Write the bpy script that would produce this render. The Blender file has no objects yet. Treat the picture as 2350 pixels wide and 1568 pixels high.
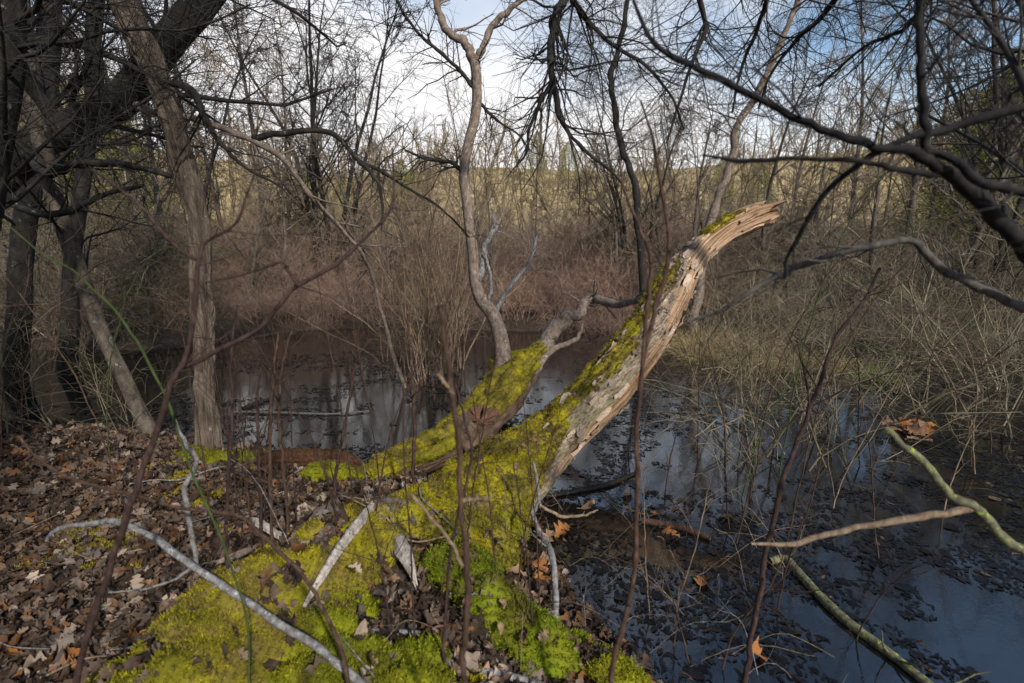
import bpy, math
import numpy as np
from mathutils import Vector

# ------------------------------------------------------------------ camera, sky, sun, exposure
SC = bpy.context.scene
COL = SC.collection
W0, H0, F0 = 2350.0, 1568.0, 1175.0          # pixel frame used for the measurements
CAM = np.array([0.0, 0.0, 1.75])
PITCH = math.radians(10.8)

cd = bpy.data.cameras.new('camera')
cam = bpy.data.objects.new('camera', cd)
COL.objects.link(cam)
cam.location = CAM
cam.rotation_euler = (math.radians(90) - PITCH, 0, 0)
cd.sensor_width = 36.0
cd.lens = 18.0
cd.clip_start = 0.05
cd.clip_end = 3000
cd.dof.use_dof = True
cd.dof.focus_distance = 4.3
cd.dof.aperture_fstop = 2.2
SC.camera = cam

SUN_EL, SUN_AZ = math.radians(33), math.radians(152)   # azimuth clockwise from +Y (view direction)
world = bpy.data.worlds.new('World')
SC.world = world
world.use_nodes = True
wn, wl = world.node_tree.nodes, world.node_tree.links
wn.clear()
w_out = wn.new('ShaderNodeOutputWorld')
w_bg = wn.new('ShaderNodeBackground')
w_sky = wn.new('ShaderNodeTexSky')
w_sky.sky_type = 'NISHITA'
w_sky.sun_disc = False
w_sky.sun_elevation = SUN_EL
w_sky.sun_rotation = SUN_AZ
w_sky.air_density = 1.2
w_sky.dust_density = 0.6
w_sky.ozone_density = 2.0
w_tc = wn.new('ShaderNodeTexCoord')
w_map = wn.new('ShaderNodeMapping')
w_map.inputs['Location'].default_value = (3.1, 1.0, 0.8)
w_map.inputs['Scale'].default_value = (1.0, 1.0, 1.5)
w_noise = wn.new('ShaderNodeTexNoise')
w_noise.inputs['Scale'].default_value = 1.15
w_noise.inputs['Detail'].default_value = 5.0
w_noise.inputs['Roughness'].default_value = 0.5
w_ramp = wn.new('ShaderNodeValToRGB')
w_ramp.color_ramp.elements[0].position = 0.42
w_ramp.color_ramp.elements[1].position = 0.58
w_mix = wn.new('ShaderNodeMixRGB')
w_mix.inputs['Color2'].default_value = (6.3, 6.25, 6.35, 1)
w_bg.inputs['Strength'].default_value = 0.15
wl.new(w_tc.outputs['Generated'], w_map.inputs['Vector'])
wl.new(w_map.outputs['Vector'], w_noise.inputs['Vector'])
w_sep = wn.new('ShaderNodeSeparateXYZ')
w_el = wn.new('ShaderNodeMapRange')                      # cloud bank: cover thins out towards the zenith
w_el.inputs['From Min'].default_value = 0.0; w_el.inputs['From Max'].default_value = 1.0
w_el.inputs['To Min'].default_value = 0.16; w_el.inputs['To Max'].default_value = -0.28
w_add = wn.new('ShaderNodeMath')
wl.new(w_tc.outputs['Generated'], w_sep.inputs[0])
wl.new(w_sep.outputs['Z'], w_el.inputs['Value'])
wl.new(w_noise.outputs['Fac'], w_add.inputs[0])
wl.new(w_el.outputs[0], w_add.inputs[1])
wl.new(w_add.outputs[0], w_ramp.inputs['Fac'])
wl.new(w_ramp.outputs['Color'], w_mix.inputs['Fac'])
wl.new(w_sky.outputs['Color'], w_mix.inputs['Color1'])
wl.new(w_mix.outputs['Color'], w_bg.inputs['Color'])
wl.new(w_bg.outputs['Background'], w_out.inputs['Surface'])

sd_ = bpy.data.lights.new('sun', 'SUN')
sun = bpy.data.objects.new('sun', sd_)
COL.objects.link(sun)
sd_.energy = 4.6
sd_.angle = math.radians(2.5)
sd_.color = (1.0, 0.93, 0.82)
sdir = Vector((math.sin(SUN_AZ) * math.cos(SUN_EL), math.cos(SUN_AZ) * math.cos(SUN_EL), math.sin(SUN_EL)))
sun.rotation_euler = sdir.to_track_quat('Z', 'Y').to_euler()

vs = SC.view_settings
vs.view_transform = 'Standard'
vs.look = 'None'
vs.exposure = 0.14
vs.gamma = 1.0
vs.use_curve_mapping = False
SC.cycles.use_denoising = True
SC.cycles.max_bounces = 4
SC.cycles.diffuse_bounces = 2
SC.cycles.glossy_bounces = 2
SC.cycles.adaptive_threshold = 0.015
SC.cycles.debug_use_spatial_splits = True

# ------------------------------------------------------------------ helpers
rng = np.random.default_rng(11)
_perm = np.random.default_rng(5).permutation(256)
_perm = np.concatenate([_perm, _perm, _perm])

def vnoise(p):
    p = np.asarray(p, float)
    i = np.floor(p).astype(np.int64)
    f = p - i
    f = f * f * (3 - 2 * f)
    i &= 255
    def h(a, b, c):
        return _perm[(_perm[(_perm[a & 255] + b) & 255] + c) & 255] / 255.0
    x, y, z = i[..., 0], i[..., 1], i[..., 2]
    fx, fy, fz = f[..., 0], f[..., 1], f[..., 2]
    def lx(b, c):
        return h(x, b, c) * (1 - fx) + h(x + 1, b, c) * fx
    return ((lx(y, z) * (1 - fy) + lx(y + 1, z) * fy) * (1 - fz)
            + (lx(y, z + 1) * (1 - fy) + lx(y + 1, z + 1) * fy) * fz)

def fbm(p, oct=4, gain=0.5):
    p = np.asarray(p, float)
    s = 0; a = 1.0; t = 0
    for k in range(oct):
        s = s + a * vnoise(p * (2.0 ** k) + 17.3 * k)
        t += a; a *= gain
    return s / t

def sstep(a, b, x):
    t = np.clip((x - a) / (b - a), 0, 1)
    return t * t * (3 - 2 * t)

def ray(px, py):
    x = (px - W0 / 2) / F0; y = -(py - H0 / 2) / F0
    c, s = math.cos(PITCH), math.sin(PITCH)
    return np.array([x, c + y * s, -s + y * c])

def at(px, py, d):                       # the point d metres ahead of the camera that shows at this pixel
    r = ray(px, py)
    return CAM + r * (d / r[1])

def onz(px, py, z=0.0):                  # the point of the level z that shows at this pixel
    r = ray(px, py)
    return CAM + r * ((z - CAM[2]) / r[2])

def catmull(P, n):
    P = np.asarray(P, float)
    k = len(P)
    A = np.vstack([2 * P[0] - P[1], P, 2 * P[-1] - P[-2]])
    out = []
    t = np.linspace(0, k - 1 - 1e-9, n)
    i = t.astype(int); u = (t - i)[:, None]
    p0, p1, p2, p3 = A[i], A[i + 1], A[i + 2], A[i + 3]
    return 0.5 * (2 * p1 + (p2 - p0) * u + (2 * p0 - 5 * p1 + 4 * p2 - p3) * u ** 2 + (3 * p1 - p0 - 3 * p2 + p3) * u ** 3)

def unit(v):
    return v / (np.linalg.norm(v, axis=-1, keepdims=True) + 1e-12)

class MB:                                # collects arrays, makes ONE mesh
    def __init__(s):
        s.v = []; s.q = []; s.t = []; s.c = []; s.n = 0
    def add(s, v, quads=None, tris=None, col=None):
        v = np.asarray(v, np.float32).reshape(-1, 3)
        s.v.append(v)
        if quads is not None and len(quads): s.q.append(np.asarray(quads, np.int64).reshape(-1, 4) + s.n)
        if tris is not None and len(tris): s.t.append(np.asarray(tris, np.int64).reshape(-1, 3) + s.n)
        if col is None: col = np.ones(3)
        col = np.broadcast_to(np.asarray(col, np.float32), (len(v), 3))
        s.c.append(col)
        s.n += len(v)
    def tubes(s, P, R, sides=3, col=None, cap=False):
        # P (K,n,3), R (K,n)
        P = np.asarray(P, float); R = np.asarray(R, float)
        if P.ndim == 2: P = P[None]; R = R[None]
        K, n, _ = P.shape
        T = np.gradient(P, axis=1) if n > 2 else np.repeat(P[:, 1:] - P[:, :1], 2, axis=1)
        T = unit(T)
        m = np.abs(T).max(axis=1)                        # worst alignment with each axis
        ref = np.eye(3)[np.argmin(m, axis=1)][:, None, :]
        U = unit(np.cross(T, ref)); V = np.cross(T, U)
        a = np.arange(sides) * 2 * math.pi / sides
        ring = U[:, :, None, :] * np.cos(a)[None, None, :, None] + V[:, :, None, :] * np.sin(a)[None, None, :, None]
        X = P[:, :, None, :] + ring * R[:, :, None, None]
        i = np.arange(n - 1)[:, None] * sides + np.arange(sides)[None]
        j = np.arange(n - 1)[:, None] * sides + (np.arange(sides)[None] + 1) % sides
        q = np.stack([i, i + sides, j + sides, j], -1).reshape(-1, 4)
        Q = (q[None] + (np.arange(K) * n * sides)[:, None, None]).reshape(-1, 4)
        if col is not None and np.ndim(col) == 2:
            col = np.repeat(col, n * sides, axis=0)
        tris = None
        if cap:
            base = (np.arange(K) * n * sides)[:, None, None]
            k = np.arange(1, sides - 1)
            e = (n - 1) * sides
            t1 = np.stack([np.full_like(k, e), e + k, e + k + 1], -1)
            tris = (t1[None] + base).reshape(-1, 3)
        s.add(X.reshape(-1, 3), Q, tris, col)
    def arrays(s):
        v = np.concatenate(s.v) if s.v else np.zeros((0, 3), np.float32)
        q = np.concatenate(s.q) if s.q else np.zeros((0, 4), np.int64)
        t = np.concatenate(s.t) if s.t else np.zeros((0, 3), np.int64)
        c = np.concatenate(s.c)
        return v, q, t, c
    def mesh(s, name, mat, smooth=True, colors=False):
        v, q, t, c = s.arrays()
        me = bpy.data.meshes.new(name)
        me.vertices.add(len(v)); me.vertices.foreach_set('co', v.ravel())
        nl = len(q) * 4 + len(t) * 3
        me.loops.add(nl)
        me.loops.foreach_set('vertex_index', np.concatenate([q.ravel(), t.ravel()]).astype(np.int32))
        me.polygons.add(len(q) + len(t))
        ls = np.concatenate([np.arange(len(q)) * 4, len(q) * 4 + np.arange(len(t)) * 3]).astype(np.int32)
        me.polygons.foreach_set('loop_start', ls)
        me.polygons.foreach_set('use_smooth', np.full(len(q) + len(t), smooth))
        me.update(calc_edges=True)
        if colors:
            at_ = me.color_attributes.new('Col', 'FLOAT_COLOR', 'POINT')
            cc = np.ones((len(v), 4), np.float32); cc[:, :3] = c
            at_.data.foreach_set('color', cc.ravel())
        me.materials.append(mat)
        return me
    def build(s, name, mat, parent=None, smooth=True, colors=False):
        return link(name, s.mesh(name, mat, smooth, colors), parent)

def link(name, data, parent=None):
    o = bpy.data.objects.new(name, data)
    COL.objects.link(o)
    if parent is not None: o.parent = parent
    return o

def tag(o, label=None, cat=None, group=None, kind=None):
    if label: o['label'] = label
    if cat: o['category'] = cat
    if group: o['group'] = group
    if kind: o['kind'] = kind
    return o

def thing(name, label, cat, group=None, loc=(0, 0, 0)):
    o = bpy.data.objects.new(name, None)
    COL.objects.link(o)
    o.location = loc
    o.empty_display_size = 0.2
    return tag(o, label, cat, group)

def copy_tree(o, parent=None):
    c = o.copy(); COL.objects.link(c); c.parent = parent
    for ch in o.children: copy_tree(ch, c)
    return c

def scatter(mb, V, Q, T, pos, rot, scl, col=None):
    # copies of one small template merged into mb
    K = len(pos); n = len(V)
    X = np.einsum('kij,nj->kni', rot, V) * np.reshape(scl, (K, 1, -1)) + pos[:, None, :]
    off = (np.arange(K) * n)[:, None, None]
    q = (Q[None] + off).reshape(-1, 4) if Q is not None and len(Q) else None
    t = (T[None] + off).reshape(-1, 3) if T is not None and len(T) else None
    c = None if col is None else np.repeat(col, n, axis=0)
    mb.add(X.reshape(-1, 3), q, t, c)

def rotz(a):
    c, s = np.cos(a), np.sin(a); z = np.zeros_like(a); o = np.ones_like(a)
    return np.stack([np.stack([c, -s, z], -1), np.stack([s, c, z], -1), np.stack([z, z, o], -1)], -2)

def rot_to(nrm, spin):                   # local z to nrm, spun about it
    nrm = unit(nrm)
    ref = np.where(np.abs(nrm[:, :1]) < 0.9, np.array([[1., 0, 0]]), np.array([[0, 1., 0]]))
    u = unit(np.cross(ref, nrm)); v = np.cross(nrm, u)
    B = np.stack([u, v, nrm], -1)
    return B @ rotz(spin)

# level-wise growth of branches: parents (K,n,3) -> children (M,m,3)
def sprout(g, P, R, count, t0, t1, ang, length, m, wig, trop=0.0, rr=0.6, rmin=0.002, lref=None, tip=0.35):
    K, n, _ = P.shape
    M = K * count
    pi_ = np.repeat(np.arange(K), count)
    t = g.uniform(t0, t1, M) * (n - 1)
    i = np.minimum(t.astype(int), n - 2); u = (t - i)[:, None]
    a, b = P[pi_, i], P[pi_, i + 1]
    st = a * (1 - u) + b * u
    r0 = R[pi_, i] * (1 - u[:, 0]) + R[pi_, i + 1] * u[:, 0]
    T = unit(b - a)
    rnd = unit(g.normal(size=(M, 3)))
    perp = unit(rnd - T * np.sum(rnd * T, -1, keepdims=True))
    th = np.radians(g.uniform(ang[0], ang[1], M))[:, None]
    d = T * np.cos(th) + perp * np.sin(th)
    L = g.uniform(length[0], length[1], M)
    if lref is not None:
        plen = np.linalg.norm(P[:, -1] - P[:, 0], axis=-1)[pi_]
        L = L * plen * (1.0 - lref * t / (n - 1))
    step = (L / (m - 1))[:, None, None]
    nz = np.cumsum(g.normal(size=(M, m - 1, 3)) * wig, axis=1)
    k = np.linspace(0, 1, m - 1)[None, :, None]
    D = unit(d[:, None, :] + nz + np.array([0, 0, 1.0]) * trop * k)
    C = np.concatenate([st[:, None, :], st[:, None, :] + np.cumsum(D * step, axis=1)], axis=1)
    rs = np.maximum(r0 * rr * g.uniform(0.7, 1.0, M), rmin)
    prof = 1 - (1 - tip) * np.linspace(0, 1, m)
    return C, np.maximum(rs[:, None] * prof[None], rmin * 0.6)

# ------------------------------------------------------------------ materials
def new_mat(name):
    m = bpy.data.materials.new(name); m.use_nodes = True
    nt = m.node_tree; nt.nodes.clear()
    out = nt.nodes.new('ShaderNodeOutputMaterial')
    b = nt.nodes.new('ShaderNodeBsdfPrincipled')
    nt.links.new(b.outputs[0], out.inputs[0])
    b.inputs['Specular IOR Level'].default_value = 0.25
    return m, nt, b

def nz(nt, vec, scale, detail=4, rough=0.6):
    n = nt.nodes.new('ShaderNodeTexNoise')
    n.inputs['Scale'].default_value = scale; n.inputs['Detail'].default_value = detail
    n.inputs['Roughness'].default_value = rough
    if vec is not None: nt.links.new(vec, n.inputs['Vector'])
    return n.outputs['Fac']

def ramp(nt, fac, stops):
    r = nt.nodes.new('ShaderNodeValToRGB')
    el = r.color_ramp.elements
    while len(el) < len(stops): el.new(0.5)
    for e, (p, c) in zip(el, stops):
        e.position = p; e.color = (*c, 1) if len(c) == 3 else c
    nt.links.new(fac, r.inputs['Fac'])
    return r.outputs['Color']

def mixc(nt, fac, a, b, mode='MIX'):
    m = nt.nodes.new('ShaderNodeMixRGB'); m.blend_type = mode
    for k, x in (('Fac', fac), ('Color1', a), ('Color2', b)):
        if isinstance(x, (int, float)): m.inputs[k].default_value = x
        elif isinstance(x, tuple): m.inputs[k].default_value = (*x, 1)
        else: nt.links.new(x, m.inputs[k])
    return m.outputs['Color']

def coords(nt, scale=(1, 1, 1), which='Object'):
    tc = nt.nodes.new('ShaderNodeTexCoord'); mp = nt.nodes.new('ShaderNodeMapping')
    mp.inputs['Scale'].default_value = scale
    nt.links.new(tc.outputs[which], mp.inputs['Vector'])
    return mp.outputs['Vector']

def bump(nt, b, h, strength, dist):
    n = nt.nodes.new('ShaderNodeBump')
    n.inputs['Strength'].default_value = strength; n.inputs['Distance'].default_value = dist
    nt.links.new(h, n.inputs['Height']); nt.links.new(n.outputs[0], b.inputs['Normal'])

def bark(name, c1, c2, c3, lichen=None, lam=0.58, scale=14, stretch=0.25, bstr=0.6, bd=0.01):
    m, nt, b = new_mat(name)
    v = coords(nt, (1, 1, stretch))
    f = nz(nt, v, scale, 6, 0.65)
    c = ramp(nt, f, [(0.3, c1), (0.5, c2), (0.72, c3)])
    if lichen:
        lf = nz(nt, coords(nt), scale * 0.9, 5, 0.7)
        m_ = ramp(nt, lf, [(lam, (0, 0, 0)), (lam + 0.06, (1, 1, 1))])
        c = mixc(nt, m_, c, lichen)
    nt.links.new(c, b.inputs['Base Color'])
    b.inputs['Roughness'].default_value = 0.85
    bump(nt, b, nz(nt, v, scale * 2.2, 6, 0.7), bstr, bd)
    return m

def twigmat(name, c1, c2, rnd=True):
    m, nt, b = new_mat(name)
    f = nz(nt, coords(nt), 3.0, 3, 0.6)
    c = ramp(nt, f, [(0.35, c1), (0.65, c2)])
    if rnd:
        oi = nt.nodes.new('ShaderNodeObjectInfo')
        g = ramp(nt, oi.outputs['Random'], [(0.0, (0.7, 0.68, 0.7)), (0.5, (1.0, 1.0, 1.0)), (1.0, (1.3, 1.22, 1.05))])
        c = mixc(nt, 1.0, c, g, 'MULTIPLY')
    nt.links.new(c, b.inputs['Base Color'])
    b.inputs['Roughness'].default_value = 0.75
    return m

def colmat(name, rough=0.8, noise=0.35, scale=40, spec=0.25, trans=0.0):
    m, nt, b = new_mat(name)
    a = nt.nodes.new('ShaderNodeVertexColor'); a.layer_name = 'Col'
    f = nz(nt, coords(nt), scale, 4, 0.65)
    g = ramp(nt, f, [(0.25, (1 - noise,) * 3), (0.75, (1 + noise,) * 3)])
    nt.links.new(mixc(nt, 1.0, a.outputs['Color'], g, 'MULTIPLY'), b.inputs['Base Color'])
    b.inputs['Roughness'].default_value = rough
    b.inputs['Specular IOR Level'].default_value = spec
    return m

M = {}
M['bark_ridged'] = bark('bark_ridged', (.030, .022, .017), (.095, .074, .058), (.19, .155, .125), (.24, .25, .21), 0.64, 22, 0.18, .9, .02)
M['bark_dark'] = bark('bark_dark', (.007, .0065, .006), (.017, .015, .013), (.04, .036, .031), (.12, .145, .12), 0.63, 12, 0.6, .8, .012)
M['bark_pale'] = bark('bark_pale', (.065, .050, .040), (.155, .120, .098), (.27, .22, .185), (.34, .35, .30), 0.60, 30, 0.6, 0.8, .008)
M['bark_grey'] = bark('bark_grey', (.026, .022, .018), (.075, .062, .05), (.135, .112, .092), (.22, .25, .21), 0.62, 18, 0.4, .8, .01)
M['stem_brown'] = bark('stem_brown', (.020, .010, .007), (.050, .028, .020), (.11, .068, .05), (.16, .14, .115), .68, 70, 0.35, .7, .004)
M['stem_plum'] = bark('stem_plum', (.014, .008, .008), (.034, .019, .017), (.075, .045, .04), (.15, .13, .115), .68, 70, 0.35, .7, .004)
M['stem_tan'] = bark('stem_tan', (.07, .048, .032), (.18, .13, .088), (.30, .235, .165), None, .6, 60, 0.3, .7, .004)
M['stem_grey'] = bark('stem_grey', (.030, .027, .025), (.075, .068, .064), (.15, .14, .13), (.22, .25, .22), .64, 60, .5, .6, .004)
M['stem_lichen'] = bark('stem_lichen', (.055, .050, .048), (.15, .145, .145), (.30, .31, .32), (.36, .39, .39), .61, 55, .5, .8, .005)
M['stem_green'] = bark('stem_green', (.016, .022, .008), (.032, .048, .012), (.06, .08, .022), (.05, .045, .02), .64, 50, .3, .4, .003)
M['stem_mossy'] = bark('stem_mossy', (.035, .03, .02), (.115, .11, .07), (.22, .24, .10), (.26, .35, .06), .57, 45, .6, .8, .006)
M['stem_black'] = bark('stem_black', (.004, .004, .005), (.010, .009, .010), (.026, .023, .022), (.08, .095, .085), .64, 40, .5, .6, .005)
M['wood_bleached'] = bark('wood_bleached', (.13, .105, .085), (.42, .37, .33), (.62, .57, .52), (.07, .052, .038), .60, 42, .10, 1.0, .012)
M['wood_rotten'] = bark('wood_rotten', (.03, .012, .006), (.10, .045, .02), (.19, .095, .045), None, .56, 60, .6, 1.0, .03)
M['twig_red'] = twigmat('twig_red', (.10, .062, .05), (.34, .235, .19))
M['twig_brown'] = twigmat('twig_brown', (.085, .066, .048), (.27, .215, .16))
M['twig_grey'] = twigmat('twig_grey', (.07, .058, .045), (.20, .165, .13))
M['twig_green'] = twigmat('twig_green', (.045, .045, .024), (.13, .12, .065))
M['twig_dark'] = twigmat('twig_dark', (.010, .009, .009), (.030, .026, .024))
M['twig_olive'] = twigmat('twig_olive', (.085, .075, .05), (.24, .205, .14))
M['twig_far'] = twigmat('twig_far', (.15, .115, .062), (.34, .265, .145))  # far twigs tinted golden like the hill, warm sunlight put into the colour
M['leaf'] = colmat('leaf', .72, .30, 55, .3)
M['leaf_wet'] = colmat('leaf_wet', .30, .35, 45, .35)
M['moss'] = colmat('moss', .95, .30, 120, .1)
M['foliage'] = colmat('foliage', .6, .25, 12, .3)
M['grass'] = colmat('grass', .8, .2, 20, .2)
M['log'] = colmat('log', .85, .6, 85, .2)

m, nt, b = new_mat('water')
b.inputs['Base Color'].default_value = (.004, .0045, .005, 1)
b.inputs['Roughness'].default_value = 0.0
b.inputs['IOR'].default_value = 1.78
b.inputs['Specular IOR Level'].default_value = 1.0
v = coords(nt)
f1 = nz(nt, v, 38, 3, .55)
bump(nt, b, f1, .05, .01)
M['water'] = m

m, nt, b = new_mat('ground')
v = coords(nt)
f = nz(nt, v, 22, 6, .7)
c = ramp(nt, f, [(0.3, (.012, .008, .006)), (0.52, (.04, .027, .018)), (0.7, (.10, .07, .05))])
geo = nt.nodes.new('ShaderNodeNewGeometry'); sx = nt.nodes.new('ShaderNodeSeparateXYZ')
nt.links.new(geo.outputs['Position'], sx.inputs[0])
mr = nt.nodes.new('ShaderNodeMapRange')
mr.inputs['From Min'].default_value = 32; mr.inputs['From Max'].default_value = 48
nt.links.new(sx.outputs['Y'], mr.inputs['Value'])
fh = nz(nt, v, .35, 6, .7)
ch = ramp(nt, fh, [(0.3, (.18, .14, .065)), (0.55, (.36, .28, .145)), (0.75, (.48, .39, .23))])  # straw and litter tan, with warm golden sunlight put into the hill colour
nt.links.new(mixc(nt, mr.outputs[0], c, ch), b.inputs['Base Color'])
b.inputs['Roughness'].default_value = .9
bump(nt, b, f, .8, .02)
M['ground'] = m

# ------------------------------------------------------------------ the ground: one sheet, bank, pond bed, far shore, hill
shore_px = [(-500, 930), (-150, 960), (60, 975), (220, 985), (400, 1000), (520, 1042), (700, 1066), (870, 1098), (980, 1100),
            (1090, 1180), (1160, 1285), (1275, 1325), (1320, 1400), (1400, 1470), (1500, 1560), (1570, 1700)]
shore = [onz(x, y, 0.0)[:2] for x, y in shore_px]
bank = np.array(shore + [(0.95, 0.75), (3.0, -0.8), (60, -12), (60, -90), (-120, -90), (-120, shore[0][1] + 0.5), (-14, shore[0][1] + 0.3)])

def sdist(P, poly):                      # signed distance, positive inside
    x, y = P[:, 0], P[:, 1]
    d = np.full(len(P), 1e9); ins = np.zeros(len(P), bool)
    n = len(poly)
    for k in range(n):
        a, b_ = poly[k], poly[(k + 1) % n]
        e = b_ - a; w = P - a
        t = np.clip((w @ e) / (e @ e), 0, 1)
        d = np.minimum(d, np.hypot(w[:, 0] - e[0] * t, w[:, 1] - e[1] * t))
        c = (a[1] > y) != (b_[1] > y)
        with np.errstate(divide='ignore', invalid='ignore'):
            xi = (b_[0] - a[0]) * (y - a[1]) / (b_[1] - a[1]) + a[0]
        ins ^= c & (x < xi)
    return np.where(ins, d, -d)

def capsule(P, A, B):
    A, B = np.asarray(A)[:2], np.asarray(B)[:2]
    e = B - A; w = P - A
    t = np.clip((w @ e) / (e @ e + 1e-9), 0, 1)
    return np.hypot(w[:, 0] - e[0] * t, w[:, 1] - e[1] * t), t

# mounds: (pixel A, pixel B, level, half width, height, how green 0..1)
def mo(a, b, z, r, h, g):
    return (onz(*a, z), onz(*b, z), r, h, g)
MOUNDS = [
    mo((350, 1640), (560, 1400), .36, .34, .25, .05),
    mo((560, 1400), (800, 1225), .36, .30, .22, .05),
    mo((560, 1480), (700, 1400), .36, .30, .14, .35),
    mo((800, 1215), (1010, 1150), .30, .22, .14, .1),
    mo((1000, 1150), (1110, 1210), .28, .26, .20, .15),
    mo((1060, 1300), (1150, 1400), .24, .17, .14, .8),
    mo((1190, 1440), (1270, 1480), .22, .14, .12, .9),
    mo((1060, 1240), (1090, 1300), .28, .16, .14, .4),
    mo((1400, 1530), (1450, 1580), .16, .13, .09, .5),
    mo((1320, 1450), (1350, 1475), .18, .08, .07, .5),
    mo((545, 1060), (590, 1060), .16, .15, .13, .4),
    mo((740, 1110), (800, 1100), .16, .13, .08, .4),
    mo((450, 1060), (510, 1075), .14, .13, .06, .4),
    mo((820, 1500), (900, 1540), .30, .22, .07, .6),
    mo((640, 1540), (860, 1560), .30, .25, .10, .5),
]
def moundh(P):
    h = np.zeros(len(P)); m = np.zeros(len(P)); g = np.zeros(len(P))
    for A, B, r, hh, gr in MOUNDS:
        d, _ = capsule(P, A, B)
        k = sstep(1.25, 0.15, d / r)
        h = np.maximum(h, hh * k)
        w = sstep(1.15, 0.75, d / r)
        g = np.where(w > m, gr, g)
        m = np.maximum(m, w)
    return h, m, g

def gheight(P):
    P = np.asarray(P, float).reshape(-1, 2)
    s = sdist(P, bank)
    x, y = P[:, 0], P[:, 1]
    Q = np.stack([x, y, np.zeros_like(x)], -1)
    n1 = fbm(Q * 0.9, 3) - .5
    n2 = fbm(Q * 5.0 + 9, 3) - .5
    h = np.where(s > 0, 0.20 * sstep(-.05, 0.7, s) + .02 + n2 * .07 + n1 * .08 * sstep(0, 1, s), -0.30 * sstep(0, 0.5, -s) + n2 * .04)
    # far shore: starts about 10 m off, nearer to the left
    fy = 10.2 + 1.2 * (fbm(Q * .5 + 31, 2) - .5) - 2.2 * sstep(-3.0, -6.5, x) - 0.6 * sstep(1.5, 5, x)
    hf = -0.30 + 0.42 * sstep(-.6, .9, y - fy) + n1 * .3 * sstep(0, 3, y - fy) + n2 * .12
    far = (y > 6.0)
    h = np.where(far, np.maximum(h, hf), h)
    # tussocky shallows right of the pond
    tus = sstep(2.6, 5.5, x) * sstep(5.2, 7.5, y) * (0.36 * (fbm(Q * 2.2 + 50, 2)) - .06)
    h = h + np.where((s < 0), tus, 0)
    hill = 14.5 * sstep(38, 105, y + 8 * (fbm(Q * .03, 2) - .5)) * (0.8 + .5 * fbm(Q * .02 + 3, 2)) + 6 * sstep(25, 90, np.abs(x)) * sstep(-20, 20, y)
    mh, _, _ = moundh(P)
    return h + hill + mh * (0.85 + .5 * fbm(Q * 7, 2))

def gh(x, y):
    return float(gheight([[x, y]])[0])

def axis(lo, hi, step, out_lo, out_hi, grow=1.16):
    a = list(np.arange(lo, hi, step)); s = step
    while a[-1] < out_hi: s *= grow; a.append(a[-1] + s)
    b = [lo]; s = step
    while b[-1] > out_lo: s *= grow; b.append(b[-1] - s)
    return np.array(b[:0:-1] + a)
gx = axis(-3.2, 2.2, .035, -420, 420); gy = axis(1.0, 5.2, .035, -90, 700)
X, Y = np.meshgrid(gx, gy, indexing='ij')
GP = np.stack([X.ravel(), Y.ravel()], -1)
GZ = gheight(GP)
nx, ny = len(gx), len(gy)
gi = (np.arange(nx - 1)[:, None] * ny + np.arange(ny - 1)[None]).ravel()
gq = np.stack([gi, gi + ny, gi + ny + 1, gi + 1], -1)
mb = MB(); mb.add(np.column_stack([GP, GZ]), gq)
tag(mb.build('ground', M['ground']), 'leaf-strewn swamp bank, muddy pond bed and rising straw hillside with golden sunlight tinted into its colour', 'ground', kind='structure')

mb = MB()
mb.add([(-60, -20, 0), (60, -20, 0), (60, 24, 0), (-60, 24, 0)], [(0, 1, 2, 3)])
tag(mb.build('water', M['water'], smooth=False), 'dark still swamp water mirroring the sky and bare branches', 'water', kind='structure')

# ------------------------------------------------------------------ moss: cushions raised from a grid plus tiny blades
MOSS_Y = np.array([.245, .207, .013]); MOSS_G = np.array([.105, .155, .008]); MOSS_D = np.array([.075, .068, .010])
def mosscol(g, n):
    g = np.asarray(g)[:, None]; n = np.asarray(n)[:, None]
    c = MOSS_Y * (1 - g) + MOSS_G * g
    k = np.clip((n - .32) * 3.5, 0, 1)
    c = MOSS_D * (1 - k) + c * k
    d = np.clip((fbm(np.column_stack([n[:, 0] * 9, g[:, 0] * 7, np.zeros(len(n))]) + 3, 2) - .56) * 6, 0, 1)[:, None] * .75   # dead brown tufts
    return c * (1 - d) + np.array([.115, .082, .032]) * d

def blades(mb, g, V, N, C, count, h=(.003, .010), w=.0026):
    i = g.integers(0, len(V), count)
    p = V[i] + g.normal(size=(count, 3)) * .006
    n = unit(N[i] + g.normal(size=(count, 3)) * .45)
    s = unit(np.cross(n, g.normal(size=(count, 3)))) * w
    L = g.uniform(h[0], h[1], count)[:, None]
    P = np.stack([p - s - n * .004, p + s - n * .004, p + n * L + g.normal(size=(count, 3)) * .002], 1)
    c = np.repeat(C[i] * g.uniform(.45, 1.6, (count, 1)), 3, axis=0)
    mb.add(P.reshape(-1, 3), None, np.arange(count * 3).reshape(-1, 3), c)

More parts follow.
